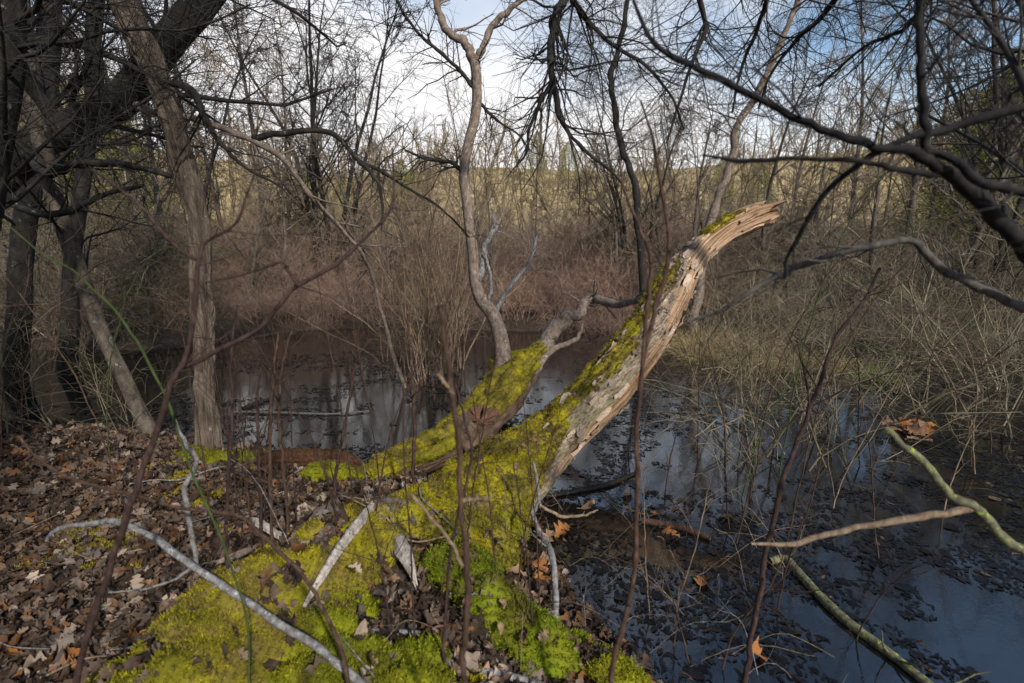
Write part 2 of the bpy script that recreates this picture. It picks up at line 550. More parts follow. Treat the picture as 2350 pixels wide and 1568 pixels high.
def moss_sheet(name, V, N, nu, nv, mask, green, thick, parent, wrap, nblade, label=None, seed=1):
    # V (nu*nv) grid; the sheet lies over the mask and dips below the surface round its edge
    g = np.random.default_rng(seed)
    n1 = fbm(V * 16, 3); n2 = fbm(V * 70 + 5, 2)
    e = mask - .5
    off = np.where(e > 0, thick * np.minimum(1, e * 5) * (.25 + 1.4 * sstep(.25, .75, n1)) + .010 * (n2 - .4), np.maximum(e * .12, -.03))
    X = V + N * off[:, None]
    keep = mask > .36
    jj = np.arange(nv if wrap else nv - 1)
    a = (np.arange(nu - 1)[:, None] * nv + jj[None]).ravel()
    b_ = (np.arange(nu - 1)[:, None] * nv + ((jj + 1) % nv)[None]).ravel()
    q = np.stack([a, a + nv, b_ + nv, b_], -1)
    q = q[keep[q].all(axis=1)]
    if not len(q): return None
    used = np.unique(q); mp = np.full(len(V), -1); mp[used] = np.arange(len(used))
    col = mosscol(green, fbm(V * 9 + 3, 3) * .8 + n2 * .25)
    mb = MB(); mb.add(X[used], mp[q], None, col[used])
    top = np.where(e > .02)[0]
    if len(top): blades(mb, g, X[top], N[top], col[top], nblade)
    o = mb.build(name, M['moss'], parent, colors=True)
    tag(o, kind='stuff')
    if label: tag(o, label)
    return o

# moss carpet on the bank
ix = (gx > -3.0) & (gx < 1.2); iy = (gy > 1.0) & (gy < 5.0)
fx = np.arange(-2.6, 1.1, .02); fy_ = np.arange(1.05, 4.8, .02)
X, Y = np.meshgrid(fx, fy_, indexing='ij')
MP = np.stack([X.ravel(), Y.ravel()], -1)
MZ = gheight(MP)
MV = np.column_stack([MP, MZ])
Zg = MZ.reshape(len(fx), len(fy_))
dzx, dzy = np.gradient(Zg, .02, .02)
MN = unit(np.stack([-dzx.ravel(), -dzy.ravel(), np.ones(len(MP))], -1))
mh, mm, mg = moundh(MP)
pn = fbm(MV * 4.5, 4)
pn2 = fbm(MV * 13 + 7, 3)
MMASK = np.clip(mm * (0.60 + 1.5 * (pn - .37) + .9 * (pn2 - .48)), 0, 1)
MMASK = np.where(pn > .66, np.maximum(MMASK, .62), MMASK) * sstep(-.02, .08, MZ)
MG = np.clip(mg + (fbm(MV * 3 + 40, 3) - .5) * .9 + .05, 0, 1)
moss_carpet = moss_sheet('moss_carpet', MV, MN, len(fx), len(fy_), MMASK, MG, .024, None, False, 260000, seed=3)
tag(moss_carpet, 'thick yellow-green moss carpet over the mounded bank beside the fallen log', 'moss', kind='stuff')

# ------------------------------------------------------------------ logs
def frame_tube(P, R, nu, nv, up=(0, 0, 1)):
    C = catmull(P, nu)
    r = np.interp(np.linspace(0, len(P) - 1, nu), np.arange(len(P)), R)
    T = unit(np.gradient(C, axis=0))
    S = unit(np.cross(T, np.broadcast_to(np.asarray(up, float), T.shape)))   # to the right of travel
    U = np.cross(S, T)
    a = np.linspace(0, 2 * math.pi, nv, endpoint=False)                      # 0 = top, + towards S
    N = U[:, None, :] * np.cos(a)[None, :, None] + S[:, None, :] * np.sin(a)[None, :, None]
    s = np.concatenate([[0], np.cumsum(np.linalg.norm(np.diff(C, axis=0), axis=1))])
    return C, r, T, N, a, s

def tube_quads(nu, nv):
    i = np.arange(nu - 1)[:, None] * nv + np.arange(nv)[None]
    j = np.arange(nu - 1)[:, None] * nv + (np.arange(nv)[None] + 1) % nv
    return np.stack([i, i + nv, j + nv, j], -1).reshape(-1, 4)

def grid_normals(V, nu, nv):
    G = V.reshape(nu, nv, 3)
    du = np.gradient(G, axis=0)
    dv = np.roll(G, -1, 1) - np.roll(G, 1, 1)
    return unit(np.cross(dv, du)).reshape(-1, 3)

# --- the big fallen trunk
log_px = [(1045, 1262, 2.75, 112), (1095, 1180, 2.98, 105), (1165, 1100, 3.18, 85), (1246, 1034, 3.42, 66), (1306, 976, 3.62, 62), (1396, 889, 3.92, 56), (1482, 780, 4.3, 50),
          (1542, 676, 4.7, 43), (1572, 624, 4.92, 37), (1604, 580, 5.12, 31), (1645, 545, 5.3, 29), (1690, 519, 5.45, 30), (1722, 504, 5.56, 33), (1752, 494, 5.66, 29)]
LP = np.array([at(x, y, d) for x, y, d, r in log_px])
LR = np.array([r * d / F0 for x, y, d, r in log_px])
fallen = thing('fallen_log', 'long fallen trunk with yellow-green moss and bare broken end, propped up over the water', 'log', loc=(0, 0, 0))
nu, nv = 520, 128
C, r, T, N, a, s = frame_tube(LP, LR, nu, nv)
aa = np.where(a > math.pi, a - 2 * math.pi, a)
S_ = np.repeat(s[:, None] / s[-1], nv, 1); A_ = np.repeat(aa[None], nu, 0)
cyl = np.stack([np.cos(A_) * 1.2, np.sin(A_) * 1.2, np.repeat(s[:, None], nv, 1)], -1)
nlow = fbm(cyl * 2.2, 3); nmid = fbm(cyl * np.array([9, 9, 4.]) + 3, 4); nfine = fbm(cyl * np.array([20, 20, 26.]) + 8, 3)
ngrain = fbm(cyl * np.array([22, 22, 1.6]) + 20, 3)
# bare wood: a strip on the lower right flank, the whole far end
wood = sstep(1.38, 1.50, A_ + .5 * (nlow - .5) + .45 * (nmid - .5) + .22 * sstep(.25, .45, S_) + .85 * sstep(.42, .72, S_)) * sstep(3.1, 2.75, A_) * sstep(.14, .24, S_)
wood = np.maximum(wood, sstep(.70, .80, S_ + .14 * (nmid - .5) + .035 * A_))
strip = sstep(.20, .12, np.abs(A_ + .50 - .3 * (S_ - .35))) * sstep(.20, .26, S_ + .05 * (nlow - .5)) * sstep(.50, .40, S_)
wood = np.maximum(wood, strip)
nplate = np.abs(fbm(cyl * np.array([11, 11, 5.]) + 44, 3) * 2 - 1)
bumpy = (1 - wood) * (.030 * (nmid - .5) + .030 * (nfine - .5) + .05 * np.minimum(nplate, .3)) + wood * (-.012 + (.030 + .05 * sstep(.72, .85, S_)) * (ngrain - .5)) + .05 * (nlow - .5)
ncrack = np.abs(fbm(cyl * np.array([6, 6, .8]) + 130, 3) * 2 - 1)
bumpy = bumpy - wood * .045 * sstep(.07, .0, ncrack)
endr = sstep(.86, 1.0, S_) * (fbm(cyl * np.array([7, 7, 2.]) + 60, 3) - .62) * .30
rad = r[:, None] + bumpy + endr
# root flare at the butt
rad = rad * (1 + .30 * sstep(.22, .0, S_) * (.3 + fbm(cyl * np.array([2.2, 2.2, .8]) + 70, 2)))
V = (C[:, None, :] + N * rad[:, :, None])
# ragged end: push ring ends out by different amounts
tipamt = sstep(.93, 1.0, S_) * (fbm(cyl * np.array([6, 6, 0.]) + 90, 2) - .5) * .95
V = V + T[:, None, :] * tipamt[:, :, None]
V = V.reshape(-1, 3)
barkc = np.array([.31, .245, .19]); barkd = np.array([.06, .044, .033]); barkg = np.array([.12, .125, .045])
woodc = np.array([.44, .305, .20]); woodd = np.array([.12, .068, .037])
k = np.clip((nfine - .3) * 2.2, 0, 1)[..., None]
cb = barkd * (1 - k) + barkc * k
gk = (sstep(.55, .30, S_) * np.clip((nmid - .35) * 3, 0, 1))[..., None] * .7
cb = cb * (1 - gk) + barkg * gk
kw = np.clip((ngrain - .34) * 2.6 + .5 * (nlow - .5), 0, 1)[..., None]
cw = woodd * (1 - kw) + woodc * kw
cl = cb * (1 - wood[..., None]) + cw * wood[..., None]
q = tube_quads(nu, nv)
mb = MB(); mb.add(V, q, None, cl.reshape(-1, 3))
ctr = V.reshape(nu, nv, 3)[-1].mean(0) - T[-1] * .16
mb.add(np.vstack([V.reshape(nu, nv, 3)[-1], ctr[None]]), None, [(nv, (j + 1) % nv, j) for j in range(nv)], np.array([.16, .09, .05]))
tag(mb.build('trunk', M['log'], fallen, colors=True), 'grey bark with a strip of bare tan wood')
LN = grid_normals(V, nu, nv)
if (LN.reshape(nu, nv, 3)[nu // 2, 0] @ N[nu // 2, 0]) < 0: LN = -LN
pm = fbm(cyl * np.array([2.6, 2.6, 2.6]) + 5, 4)
cover = sstep(1.25, .35, np.abs(A_ + .15 + .1 * (1 - S_)) - .95 * sstep(.27, .06, S_) - .75 * sstep(.14, .0, S_) - .25 * sstep(.35, .15, S_))
dens = np.interp(S_, [0, .2, .33, .42, .55, .62, .68, .74, 1], [1.25, 1.15, .95, .8, .82, .8, .5, -.2, -.2])
lmask = np.clip(cover * dens * 1.0 + ((pm - .52) * 1.5 + (nmid - .52) * 1.4) * sstep(.1, .3, S_) - .55 * wood * sstep(.3, .5, S_) - .9 * strip, 0, 1) * (S_ < .72) * cover ** .25
tipm = sstep(.10, .05, np.abs(S_ - .865)) * sstep(.7, .3, np.abs(A_ - .0)) * (.6 + .4 * pm)
lmask = np.maximum(lmask, tipm * .95)
lgreen = np.clip(.05 + .55 * sstep(.14, .0, S_) * sstep(.4, 1.4, A_) + (pm - .5) * .4, 0, 1)
moss_sheet('moss', V, LN, nu, nv, lmask.ravel(), lgreen.ravel(), .017, fallen, True, 150000, seed=7)
# loose splinters standing off the broken end and flank
g = np.random.default_rng(21)
for k in range(22):
    i = int(nu * g.uniform(.78, .98)); j = int(g.integers(0, nv))
    p0 = V.reshape(nu, nv, 3)[i, j]
    L = g.uniform(.12, .34)
    pts = np.array([p0 - T[i] * .05, p0 + T[i] * L * .5 + N[i, j] * g.uniform(-.005, .01), p0 + T[i] * L + N[i, j] * g.uniform(-.03, .01)])
    mb = MB(); mb.tubes(catmull(pts, 6), np.linspace(g.uniform(.01, .024), .003, 6), 5, col=woodc * g.uniform(.3, 1.0))
    mb.build('splinter', M['log'], fallen, colors=True)
# flakes of bark
for k in range(70):
    i = int(nu * g.uniform(.22, .72)); j = int(g.choice([g.integers(0, 40), g.integers(10, 50), g.integers(nv - 10, nv)]))
    p0 = V.reshape(nu, nv, 3)[i, j]; n_ = N[i, j]; t_ = T[i]; s_ = np.cross(t_, n_)
    L, w_ = g.uniform(.03, .09), g.uniform(.012, .03)
    gu = np.linspace(-1, 1, 4)[:, None]; gv = np.linspace(-1, 1, 3)[None]
    wj = (1 - .35 * gu ** 2) * (1 + .2 * g.normal(size=(4, 1)))
    G = p0 + n_ * .006 + t_ * (gu * L)[..., None] + s_ * (gv * wj * w_)[..., None] + n_ * ((.012 * gv ** 2 + .010 * g.normal(size=(4, 3))))[..., None]
    vv = np.concatenate([G.reshape(-1, 3), G.reshape(-1, 3) - n_ * .004])
    qq = [(i_ * 3 + j_, i_ * 3 + j_ + 1, i_ * 3 + j_ + 4, i_ * 3 + j_ + 3) for i_ in range(3) for j_ in range(2)]
    qq = np.array(qq + [tuple(12 + x for x in f) for f in qq])
    mb = MB(); mb.add(vv, qq, None, barkc * g.uniform(.5, 1.3))
    mb.build('bark_flake', M['log'], fallen, colors=True)

LOGTOP = V.reshape(nu, nv, 3)[60:330, [k_ % nv for k_ in range(-12, 16)]].reshape(-1, 3); LOGN = N[60:330][:, [k_ % nv for k_ in range(-12, 16)]].reshape(-1, 3)

# --- the mossy root limb
limb = thing('mossy_root_limb', 'low mossy root limb with a broken stub, carrying the slender crooked tree', 'log')
limb_px = [(830, 1120, 3.25, 26), (885, 1085, 3.5, 34), (965, 1050, 3.75, 38), (1055, 1003, 4.1, 44), (1120, 950, 4.5, 46), (1170, 890, 5.0, 47), (1215, 835, 5.4, 25), (1250, 798, 5.7, 18)]
P2 = np.array([at(x, y, d) for x, y, d, r_ in limb_px]); R2 = np.array([r_ * d / F0 for x, y, d, r_ in limb_px])
nu2, nv2 = 220, 64
C, r, T, N, a, s = frame_tube(P2, R2, nu2, nv2)
A_ = np.repeat(np.where(a > math.pi, a - 2 * math.pi, a)[None], nu2, 0); S_ = np.repeat(s[:, None] / s[-1], nv2, 1)
cyl = np.stack([np.cos(A_), np.sin(A_), np.repeat(s[:, None], nv2, 1)], -1)
nlow = fbm(cyl * 2.6 + 33, 3); nmid = fbm(cyl * 8 + 3, 4)
V = C[:, None, :] + N * (r[:, None] * (1 + .9 * (nlow - .5)) + .03 * (nmid - .5))[..., None]
V = V.reshape(-1, 3)
kk = np.clip((nmid - .3) * 2.2, 0, 1).reshape(-1, 1)
mb = MB(); mb.add(V, tube_quads(nu2, nv2), None, np.array([.05, .03, .02]) * (1 - kk) + np.array([.17, .115, .08]) * kk)
mb.build('root', M['log'], limb, colors=True)
LN2 = grid_normals(V, nu2, nv2)
if (LN2.reshape(nu2, nv2, 3)[nu2 // 2, 0] @ N[nu2 // 2, 0]) < 0: LN2 = -LN2
pm = fbm(cyl * 2.4 + 15, 4)
m2 = np.clip(sstep(2.2, 1.0, np.abs(A_ + .25)) * .95 + (pm - .5) * .9, 0, 1)
moss_sheet('moss', V, LN2, nu2, nv2, m2.ravel(), np.clip(.15 + (pm - .5), 0, 1).ravel(), .030, limb, True, 70000, seed=9)
# broken stub
def raw_tube(P, R, nu, nv, wob, seed=0, colf=None, end=None, cup=.5):
    C, r, T, N, a, s = frame_tube(np.asarray(P), np.asarray(R), nu, nv)
    A = np.repeat(a[None], nu, 0)
    cyl = np.stack([np.cos(A), np.sin(A), np.repeat(s[:, None] * 3, nv, 1)], -1) + seed * 7.7
    n = fbm(cyl * np.array([3, 3, 1.2]), 4)
    V = C[:, None, :] + N * (r[:, None] * (1 + wob * (n - .5)))[..., None]
    mb = MB()
    col = np.ones(3) if colf is None else colf(n.reshape(-1, 1))
    mb.add(V.reshape(-1, 3), tube_quads(nu, nv), None, col)
    if end is not None:
        last = V[-1]; c = last.mean(0)
        ring2 = c + (last - c) * .55 - T[-1] * r[-1] * cup + np.random.default_rng(seed).normal(size=last.shape) * r[-1] * .12
        vv = np.vstack([last, ring2, c[None] - T[-1] * r[-1] * cup * 1.3])
        qq = [(j, (j + 1) % nv, nv + (j + 1) % nv, nv + j) for j in range(nv)]
        tt = [(nv + j, nv + (j + 1) % nv, 2 * nv) for j in range(nv)]
        mb.add(vv, qq, tt, end)
    return mb
st = [at(1070, 1030, 4.15), at(1088, 990, 4.0), at(1108, 952, 3.88)]
raw_tube(st, [.15, .15, .12], 40, 48, 1.1, 2, lambda n: np.array([.07, .045, .03]) * (1 - n) + np.array([.24, .17, .12]) * n, np.array([.10, .055, .035])).build('broken_stub', M['log'], limb, colors=True)
# knob of moss on the limb
def blob(name, c, rad, parent, green, nb, seed):
    g = np.random.default_rng(seed); nu_, nv_ = 26, 36
    th = np.linspace(0.02, math.pi * .62, nu_); ph = np.linspace(0, 2 * math.pi, nv_, endpoint=False)
    D = np.stack([np.sin(th)[:, None] * np.cos(ph)[None], np.sin(th)[:, None] * np.sin(ph)[None], np.repeat(np.cos(th)[:, None], nv_, 1)], -1).reshape(-1, 3)
    n = fbm(D * 1.8 + seed, 3)
    V = np.asarray(c) + D * np.asarray(rad) * (.65 + .7 * n)[:, None]
    col = mosscol(np.clip(green + (n - .5), 0, 1), fbm(V * 14, 3) * .8 + .12)
    mb = MB(); mb.add(V, tube_quads(nu_, nv_), None, col); blades(mb, g, V, D, col, nb)
    o = mb.build(name, M['moss'], parent, colors=True); o['kind'] = 'stuff'
    return o
blob('moss_cushion', at(1128, 905, 4.85), (.14, .14, .12), limb, .2, 4000, 31)
blob('moss_cushion', at(1195, 825, 5.55), (.20, .14, .09), limb, .3, 4000, 32)
blob('moss_cushion', at(1150, 850, 5.35), (.13, .12, .20), limb, .1, 3000, 35)
# the limb goes on as a bare grey bough over the water
def bough(parent, name, pts, rpx, mat, n=40, sides=10, wob=.25, seed=0, twigs=None, tw_mat=None, tipr=None):
    P = np.array([at(*p) for p in pts])
    R = np.interp(np.linspace(0, 1, len(P)), np.linspace(0, 1, len(rpx)), rpx) * np.array([p[2] for p in pts]) / F0
    C = catmull(P, n); r = np.interp(np.linspace(0, len(P) - 1, n), np.arange(len(P)), R)
    g = np.random.default_rng(seed + 100)
    seg = np.linalg.norm(np.diff(C, axis=0), axis=1).mean()
    jit = np.stack([vnoise(np.column_stack([np.arange(n) * .35, np.full(n, seed * 1.7 + 9 * q_), np.zeros(n)])) - .5 for q_ in range(3)], -1)
    C = C + jit * r[:, None] * 1.0
    r = r * (1 + wob * (g.random(n) - .5) * .5) * (1 + wob * (vnoise(np.column_stack([np.arange(n) * .55, np.full(n, seed * 3.1), np.zeros(n)])) - .5))
    mb = MB(); mb.tubes(C, r, sides, cap=True)
    o = mb.build(name, mat, parent)
    if twigs:
        mb = MB()
        for (cnt, t0, t1, ang, ln, m_, wig, trop, rr, sub) in twigs:
            c1, r1 = sprout(g, C[None], r[None], cnt, t0, t1, ang, ln, m_, wig, trop, rr, .0011)
            mb.tubes(c1, r1, 4)
            if sub:
                c2, r2 = sprout(g, c1, r1, sub, .2, 1, (25, 70), (ln[0] * .3, ln[1] * .5), 4, wig, trop, .6, .001)
                mb.tubes(c2, r2, 3)
        mb.build('twigs', mat, o)['kind'] = 'stuff'
    return o, C, r
bough(limb, 'bare_bough', [(1235, 815, 5.6), (1262, 775, 5.65), (1288, 745, 5.7), (1323, 718, 5.75), (1358, 692, 5.8), (1395, 694, 5.6), (1433, 698, 5.3), (1475, 685, 5.0)], [22, 19, 15, 11, 8, 7], M['bark_pale'], seed=4,
      twigs=[(9, .2, 1, (25, 75), (.15, .5), 5, .25, .3, .35, 3)])
bough(limb, 'side_bough', [(1215, 880, 5.2), (1240, 835, 5.3), (1275, 800, 5.4), (1310, 785, 5.4), (1330, 768, 5.4), (1338, 740, 5.4)], [9, 8, 6, 3], M['bark_pale'], seed=5)

# ------------------------------------------------------------------ nearer trees
def bark_trunk(parent, name, pts, rpx, mat, nu=220, nv=48, ridge=.012, seed=0, flare=0.0, freq=9, alongf=2.2):
    P = np.array([at(*p) for p in pts])
    R = np.interp(np.linspace(0, 1, len(P)), np.linspace(0, 1, len(rpx)), rpx) * np.array([p[2] for p in pts]) / F0
    C, r, T, N, a, s = frame_tube(P, R, nu, nv, up=(0, 1, .05))
    A = np.repeat(a[None], nu, 0); Sx = np.repeat(s[:, None], nv, 1)
    cyl = np.stack([np.cos(A) * freq / 2, np.sin(A) * freq / 2, Sx * alongf + np.sin(A * 2) * .2], -1) + seed * 5.3
    n = fbm(cyl, 3)
    ri = 1 - np.abs(2 * n - 1) * 2.2
    lo = fbm(cyl * .22, 2)
    rad = r[:, None] * (1 + .22 * (lo - .5)) + ridge * (-np.clip(ri, -.6, 1))
    if flare: rad = rad * (1 + flare * np.exp(-Sx / .18) * (.6 + .8 * fbm(np.stack([np.cos(A) * 1.3, np.sin(A) * 1.3, Sx * .5], -1) + seed, 2)))
    V = (C[:, None, :] + N * rad[..., None]).reshape(-1, 3)
    mb = MB(); mb.add(V, tube_quads(nu, nv))
    return mb.build(name, mat, parent), C, r

def crownify(parent, C, r, mat, g, c1=6, t0=.3, ln=(.6, 1.6), trop=.25, c2=5, c3=4, c4=0, rmin=.003, name='branch', ang=(35, 70), wig=.16):
    mb = MB()
    a1, b1 = sprout(g, C[None], r[None], c1, t0, 1, ang, ln, 8, wig, trop, .22, rmin * 2)
    mb.tubes(a1, b1, 5)
    a2, b2 = sprout(g, a1, b1, c2, .2, 1, (30, 65), (.35, .65), 5, wig * 1.2, trop * .6, .55, rmin * 1.3, lref=.4)
    mb.tubes(a2, b2, 4)
    a3, b3 = sprout(g, a2, b2, c3, .2, 1, (30, 65), (.35, .7), 4, wig * 1.3, trop * .3, .6, rmin, lref=.3)
    mb.tubes(a3, b3, 3)
    if c4:
        a4, b4 = sprout(g, a3, b3, c4, .15, 1, (30, 70), (.4, .8), 3, .2, 0, .7, rmin * .8)
        mb.tubes(a4, b4, 3)
    return mb.build(name, mat, parent)

g = np.random.default_rng(41)
# the straight ridged trunk on the bank
t = thing('furrowed_tree', 'tree with furrowed grey-brown bark rooted at the water edge of the leafy bank', 'tree', 'trees')
del t['group']
o, C, r = bark_trunk(t, 'trunk', [(484, 1062, 4.12), (478, 1000, 4.12), (473, 930, 4.12), (470, 860, 4.12), (467, 740, 4.12), (463, 620, 4.12), (455, 520, 4.12), (438, 430, 4.12), (414, 340, 4.1), (384, 240, 4.1), (350, 150, 4.05), (305, 55, 4.0), (270, -40, 4.0), (230, -200, 4.0), (200, -420, 4.0)],
                    [31, 26, 24, 24, 24, 26, 28, 28, 25], M['bark_ridged'], 560, 120, .028, 3, .35, 8, 3.2)
crownify(t, C, r, M['twig_dark'], g, 12, .72, (1.0, 2.2), .1, 6, 5, 0, .003, 'branches')
bough(t, 'side_branch', [(392, 190, 4.0), (430, 200, 3.95), (456, 235, 3.9), (470, 275, 3.9), (500, 320, 3.9), (530, 355, 3.9), (580, 395, 3.9), (640, 425, 3.9)], [8, 8, 6, 4, 2], M['bark_dark'], seed=11, twigs=[(10, .2, 1, (30, 75), (.15, .6), 5, .2, -.1, .5, 4)])

# the dark leaning tree and its arching branches
t = thing('leaning_tree', 'dark lichen-blotched leaning tree whose thin branch arches down into the water', 'tree')
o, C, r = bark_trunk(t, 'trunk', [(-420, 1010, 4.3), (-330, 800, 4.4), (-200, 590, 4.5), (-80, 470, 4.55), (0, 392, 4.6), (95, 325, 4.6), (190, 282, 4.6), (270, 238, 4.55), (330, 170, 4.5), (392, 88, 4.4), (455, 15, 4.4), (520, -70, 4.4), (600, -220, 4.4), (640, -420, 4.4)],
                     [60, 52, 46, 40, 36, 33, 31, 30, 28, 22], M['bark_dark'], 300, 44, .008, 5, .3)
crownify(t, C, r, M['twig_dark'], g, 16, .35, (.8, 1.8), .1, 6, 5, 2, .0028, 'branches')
bough(t, 'branch', [(300, 225, 4.55), (350, 257, 4.5), (430, 271, 4.45), (520, 300, 4.4), (585, 325, 4.4), (650, 367, 4.5), (700, 432, 4.6), (750, 490, 4.8), (800, 545, 5.0), (830, 578, 5.1), (858, 645, 5.4), (875, 715, 5.6), (895, 790, 5.8), (928, 890, 5.95)],
      [11, 8, 7, 6, 5.5, 5, 4, 4, 4.5, 5], M['bark_pale'], n=90, seed=12, twigs=[(16, .25, .8, (30, 75), (.15, .6), 5, .2, 0, .5, 4)])
bough(t, 'branch', [(582, 322, 4.4), (640, 308, 4.45), (740, 303, 4.5), (785, 323, 4.5), (823, 368, 4.5), (880, 395, 4.6), (915, 420, 4.6), (985, 460, 4.6), (1030, 495, 4.6), (1078, 545, 4.7)],
      [7, 6, 5, 4, 3, 2.5, 2], M['bark_dark'], n=70, seed=13, twigs=[(18, .2, 1, (30, 75), (.15, .6), 5, .2, -.1, .5, 4)])
bough(t, 'branch', [(823, 368, 4.5), (853, 400, 4.5), (872, 430, 4.5), (878, 480, 4.5), (876, 530, 4.5)], [5, 4, 3, 2], M['bark_dark'], n=30, seed=14, twigs=[(6, .2, 1, (30, 75), (.1, .3), 4, .2, -.1, .5, 2)])
bough(t, 'branch', [(140, 300, 4.6), (45, 150, 4.3), (45, 98, 4.2), (140, 99, 4.1), (215, 115, 4.0), (300, 150, 4.0), (380, 190, 4.0)], [16, 10, 9, 8, 6, 4], M['bark_dark'], n=50, seed=15, twigs=[(14, .2, 1, (30, 80), (.2, .7), 5, .2, .1, .4, 5)])
bough(t, 'branch', [(60, 350, 4.5), (110, 395, 4.2), (150, 382, 4.1), (215, 372, 4.1), (300, 382, 4.1), (395, 405, 4.05)], [14, 9, 8, 7, 6], M['bark_dark'], n=50, seed=16, twigs=[(12, .2, 1, (30, 80), (.15, .5), 5, .2, .1, .4, 4)])
bough(t, 'branch', [(-20, 420, 4.5), (60, 480, 4.3), (130, 490, 4.2), (190, 470, 4.2), (250, 445, 4.2), (330, 425, 4.2)], [12, 8, 7, 6, 4], M['bark_dark'], n=40, seed=17, twigs=[(10, .2, 1, (30, 80), (.15, .5), 5, .2, .1, .4, 4)])

# thin leaning trunk and the shadowed trunks
t = thing('slim_leaning_tree', 'slim tree trunk leaning away from its foot in the leaf litter', 'tree')
o, C, r = bark_trunk(t, 'trunk', [(372, 1062, 4.3), (345, 995, 4.35), (310, 925, 4.4), (280, 860, 4.4), (245, 790, 4.45), (212, 710, 4.5), (180, 620, 4.5), (150, 535, 4.5), (122, 440, 4.5), (98, 330, 4.5), (70, 180, 4.5), (45, 20, 4.5), (20, -160, 4.5)], [21, 17, 17, 18, 18, 19, 20], M['bark_grey'], 260, 36, .006, 8, .4)
crownify(t, C, r, M['twig_dark'], g, 14, .45, (.6, 1.6), .2, 6, 5, 0, .003, 'branches')
for nm, lab, pts, rp, sd in [
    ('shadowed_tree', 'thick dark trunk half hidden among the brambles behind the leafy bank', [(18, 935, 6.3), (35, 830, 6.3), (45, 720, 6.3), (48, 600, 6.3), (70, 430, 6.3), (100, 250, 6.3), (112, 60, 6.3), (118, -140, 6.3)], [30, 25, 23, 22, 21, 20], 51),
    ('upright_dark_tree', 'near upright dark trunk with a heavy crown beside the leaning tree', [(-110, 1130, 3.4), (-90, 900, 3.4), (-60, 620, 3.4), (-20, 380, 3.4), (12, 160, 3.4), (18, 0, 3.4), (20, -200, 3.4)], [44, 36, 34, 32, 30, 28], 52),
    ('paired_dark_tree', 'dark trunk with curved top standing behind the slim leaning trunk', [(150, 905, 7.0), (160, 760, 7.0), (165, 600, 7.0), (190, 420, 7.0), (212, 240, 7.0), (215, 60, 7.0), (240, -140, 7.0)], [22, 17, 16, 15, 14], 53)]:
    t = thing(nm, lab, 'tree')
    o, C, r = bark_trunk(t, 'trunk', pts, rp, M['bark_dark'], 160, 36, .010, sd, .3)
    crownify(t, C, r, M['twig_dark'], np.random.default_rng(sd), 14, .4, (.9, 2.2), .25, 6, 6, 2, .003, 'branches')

# the slender crooked tree on the root limb
t = thing('crooked_tree', 'slender crooked pale tree forking high up, growing from the mossy root limb', 'tree')
D5 = 5.35
o, C, r = bark_trunk(t, 'trunk', [(1168, 900, 5.15), (1156, 850, 5.25), (1152, 790, 5.3), (1134, 728, D5), (1104, 686, D5), (1090, 640, D5), (1085, 575, D5), (1078, 525, D5), (1070, 450, D5), (1065, 400, D5), (1073, 340, D5), (1088, 280, D5), (1095, 225, D5), (1093, 170, D5), (1088, 138, D5)],
                     [26, 20, 17, 16, 14, 13, 12, 12, 11, 11, 11, 10], M['bark_pale'], 300, 32, .004, 9, .25, 7, 5)
bough(t, 'fork', [(1091, 150, D5), (1078, 115, D5), (1063, 95, D5), (1033, 80, D5), (1018, 55, D5), (1004, 10, D5), (998, -60, D5), (985, -200, D5)], [10, 9, 8, 8, 7, 5], M['bark_pale'], n=60, sides=14, seed=22, twigs=[(8, .4, 1, (30, 70), (.3, 1.0), 6, .2, .2, .4, 5)])
bough(t, 'fork', [(1091, 150, D5), (1097, 128, D5), (1108, 105, D5), (1128, 65, D5), (1158, 30, D5), (1198, 0, D5), (1260, -60, D5), (1330, -190, D5)], [9, 7, 7, 6, 5, 4], M['bark_pale'], n=60, sides=14, seed=23, twigs=[(8, .4, 1, (30, 70), (.3, 1.0), 6, .2, .2, .4, 5)])
bough(t, 'limb', [(1098, 640, D5), (1106, 610, D5), (1113, 565, 5.4), (1128, 538, 5.4), (1143, 515, 5.4)], [8, 7, 6, 4], M['stem_lichen'], n=30, seed=24, twigs=[(7, .2, 1, (30, 70), (.1, .4), 5, .2, .1, .4, 3)])
bough(t, 'limb', [(1138, 720, D5), (1150, 690, 5.4), (1173, 655, 5.4), (1200, 622, 5.5), (1220, 590, 5.5), (1233, 535, 5.5)], [6, 6, 5, 4, 2], M['stem_lichen'], n=30, seed=25, twigs=[(8, .3, 1, (30, 70), (.15, .5), 5, .2, .2, .4, 3)])
bough(t, 'limb', [(1064, 400, D5), (1052, 385, D5), (1033, 372, D5), (983, 367, D5), (928, 345, D5)], [6, 5, 4, 2], M['bark_dark'], n=30, seed=26, twigs=[(14, .2, 1, (30, 75), (.15, .6), 6, .2, -.1, .5, 5)])
bough(t, 'limb', [(1090, 212, D5), (1075, 185, D5), (1043, 150, D5), (993, 105, D5), (943, 55, D5), (905, -10, D5)], [5, 4, 4, 3, 3], M['bark_dark'], n=40, seed=27, twigs=[(20, .1, 1, (30, 75), (.2, .8), 6, .2, -.1, .5, 6)])
bough(t, 'limb', [(1100, 235, D5), (1125, 262, D5), (1153, 285, D5), (1190, 310, D5), (1215, 345, D5)], [4, 3, 2, 2], M['bark_dark'], n=30, seed=28, twigs=[(14, .1, 1, (30, 75), (.2, .6), 6, .2, -.1, .5, 5)])
bough(t, 'limb', [(1120, 705, D5), (1126, 650, 5.3), (1118, 600, 5.3), (1105, 560, 5.3)], [4, 4, 3, 2], M['stem_lichen'], n=24, seed=29)

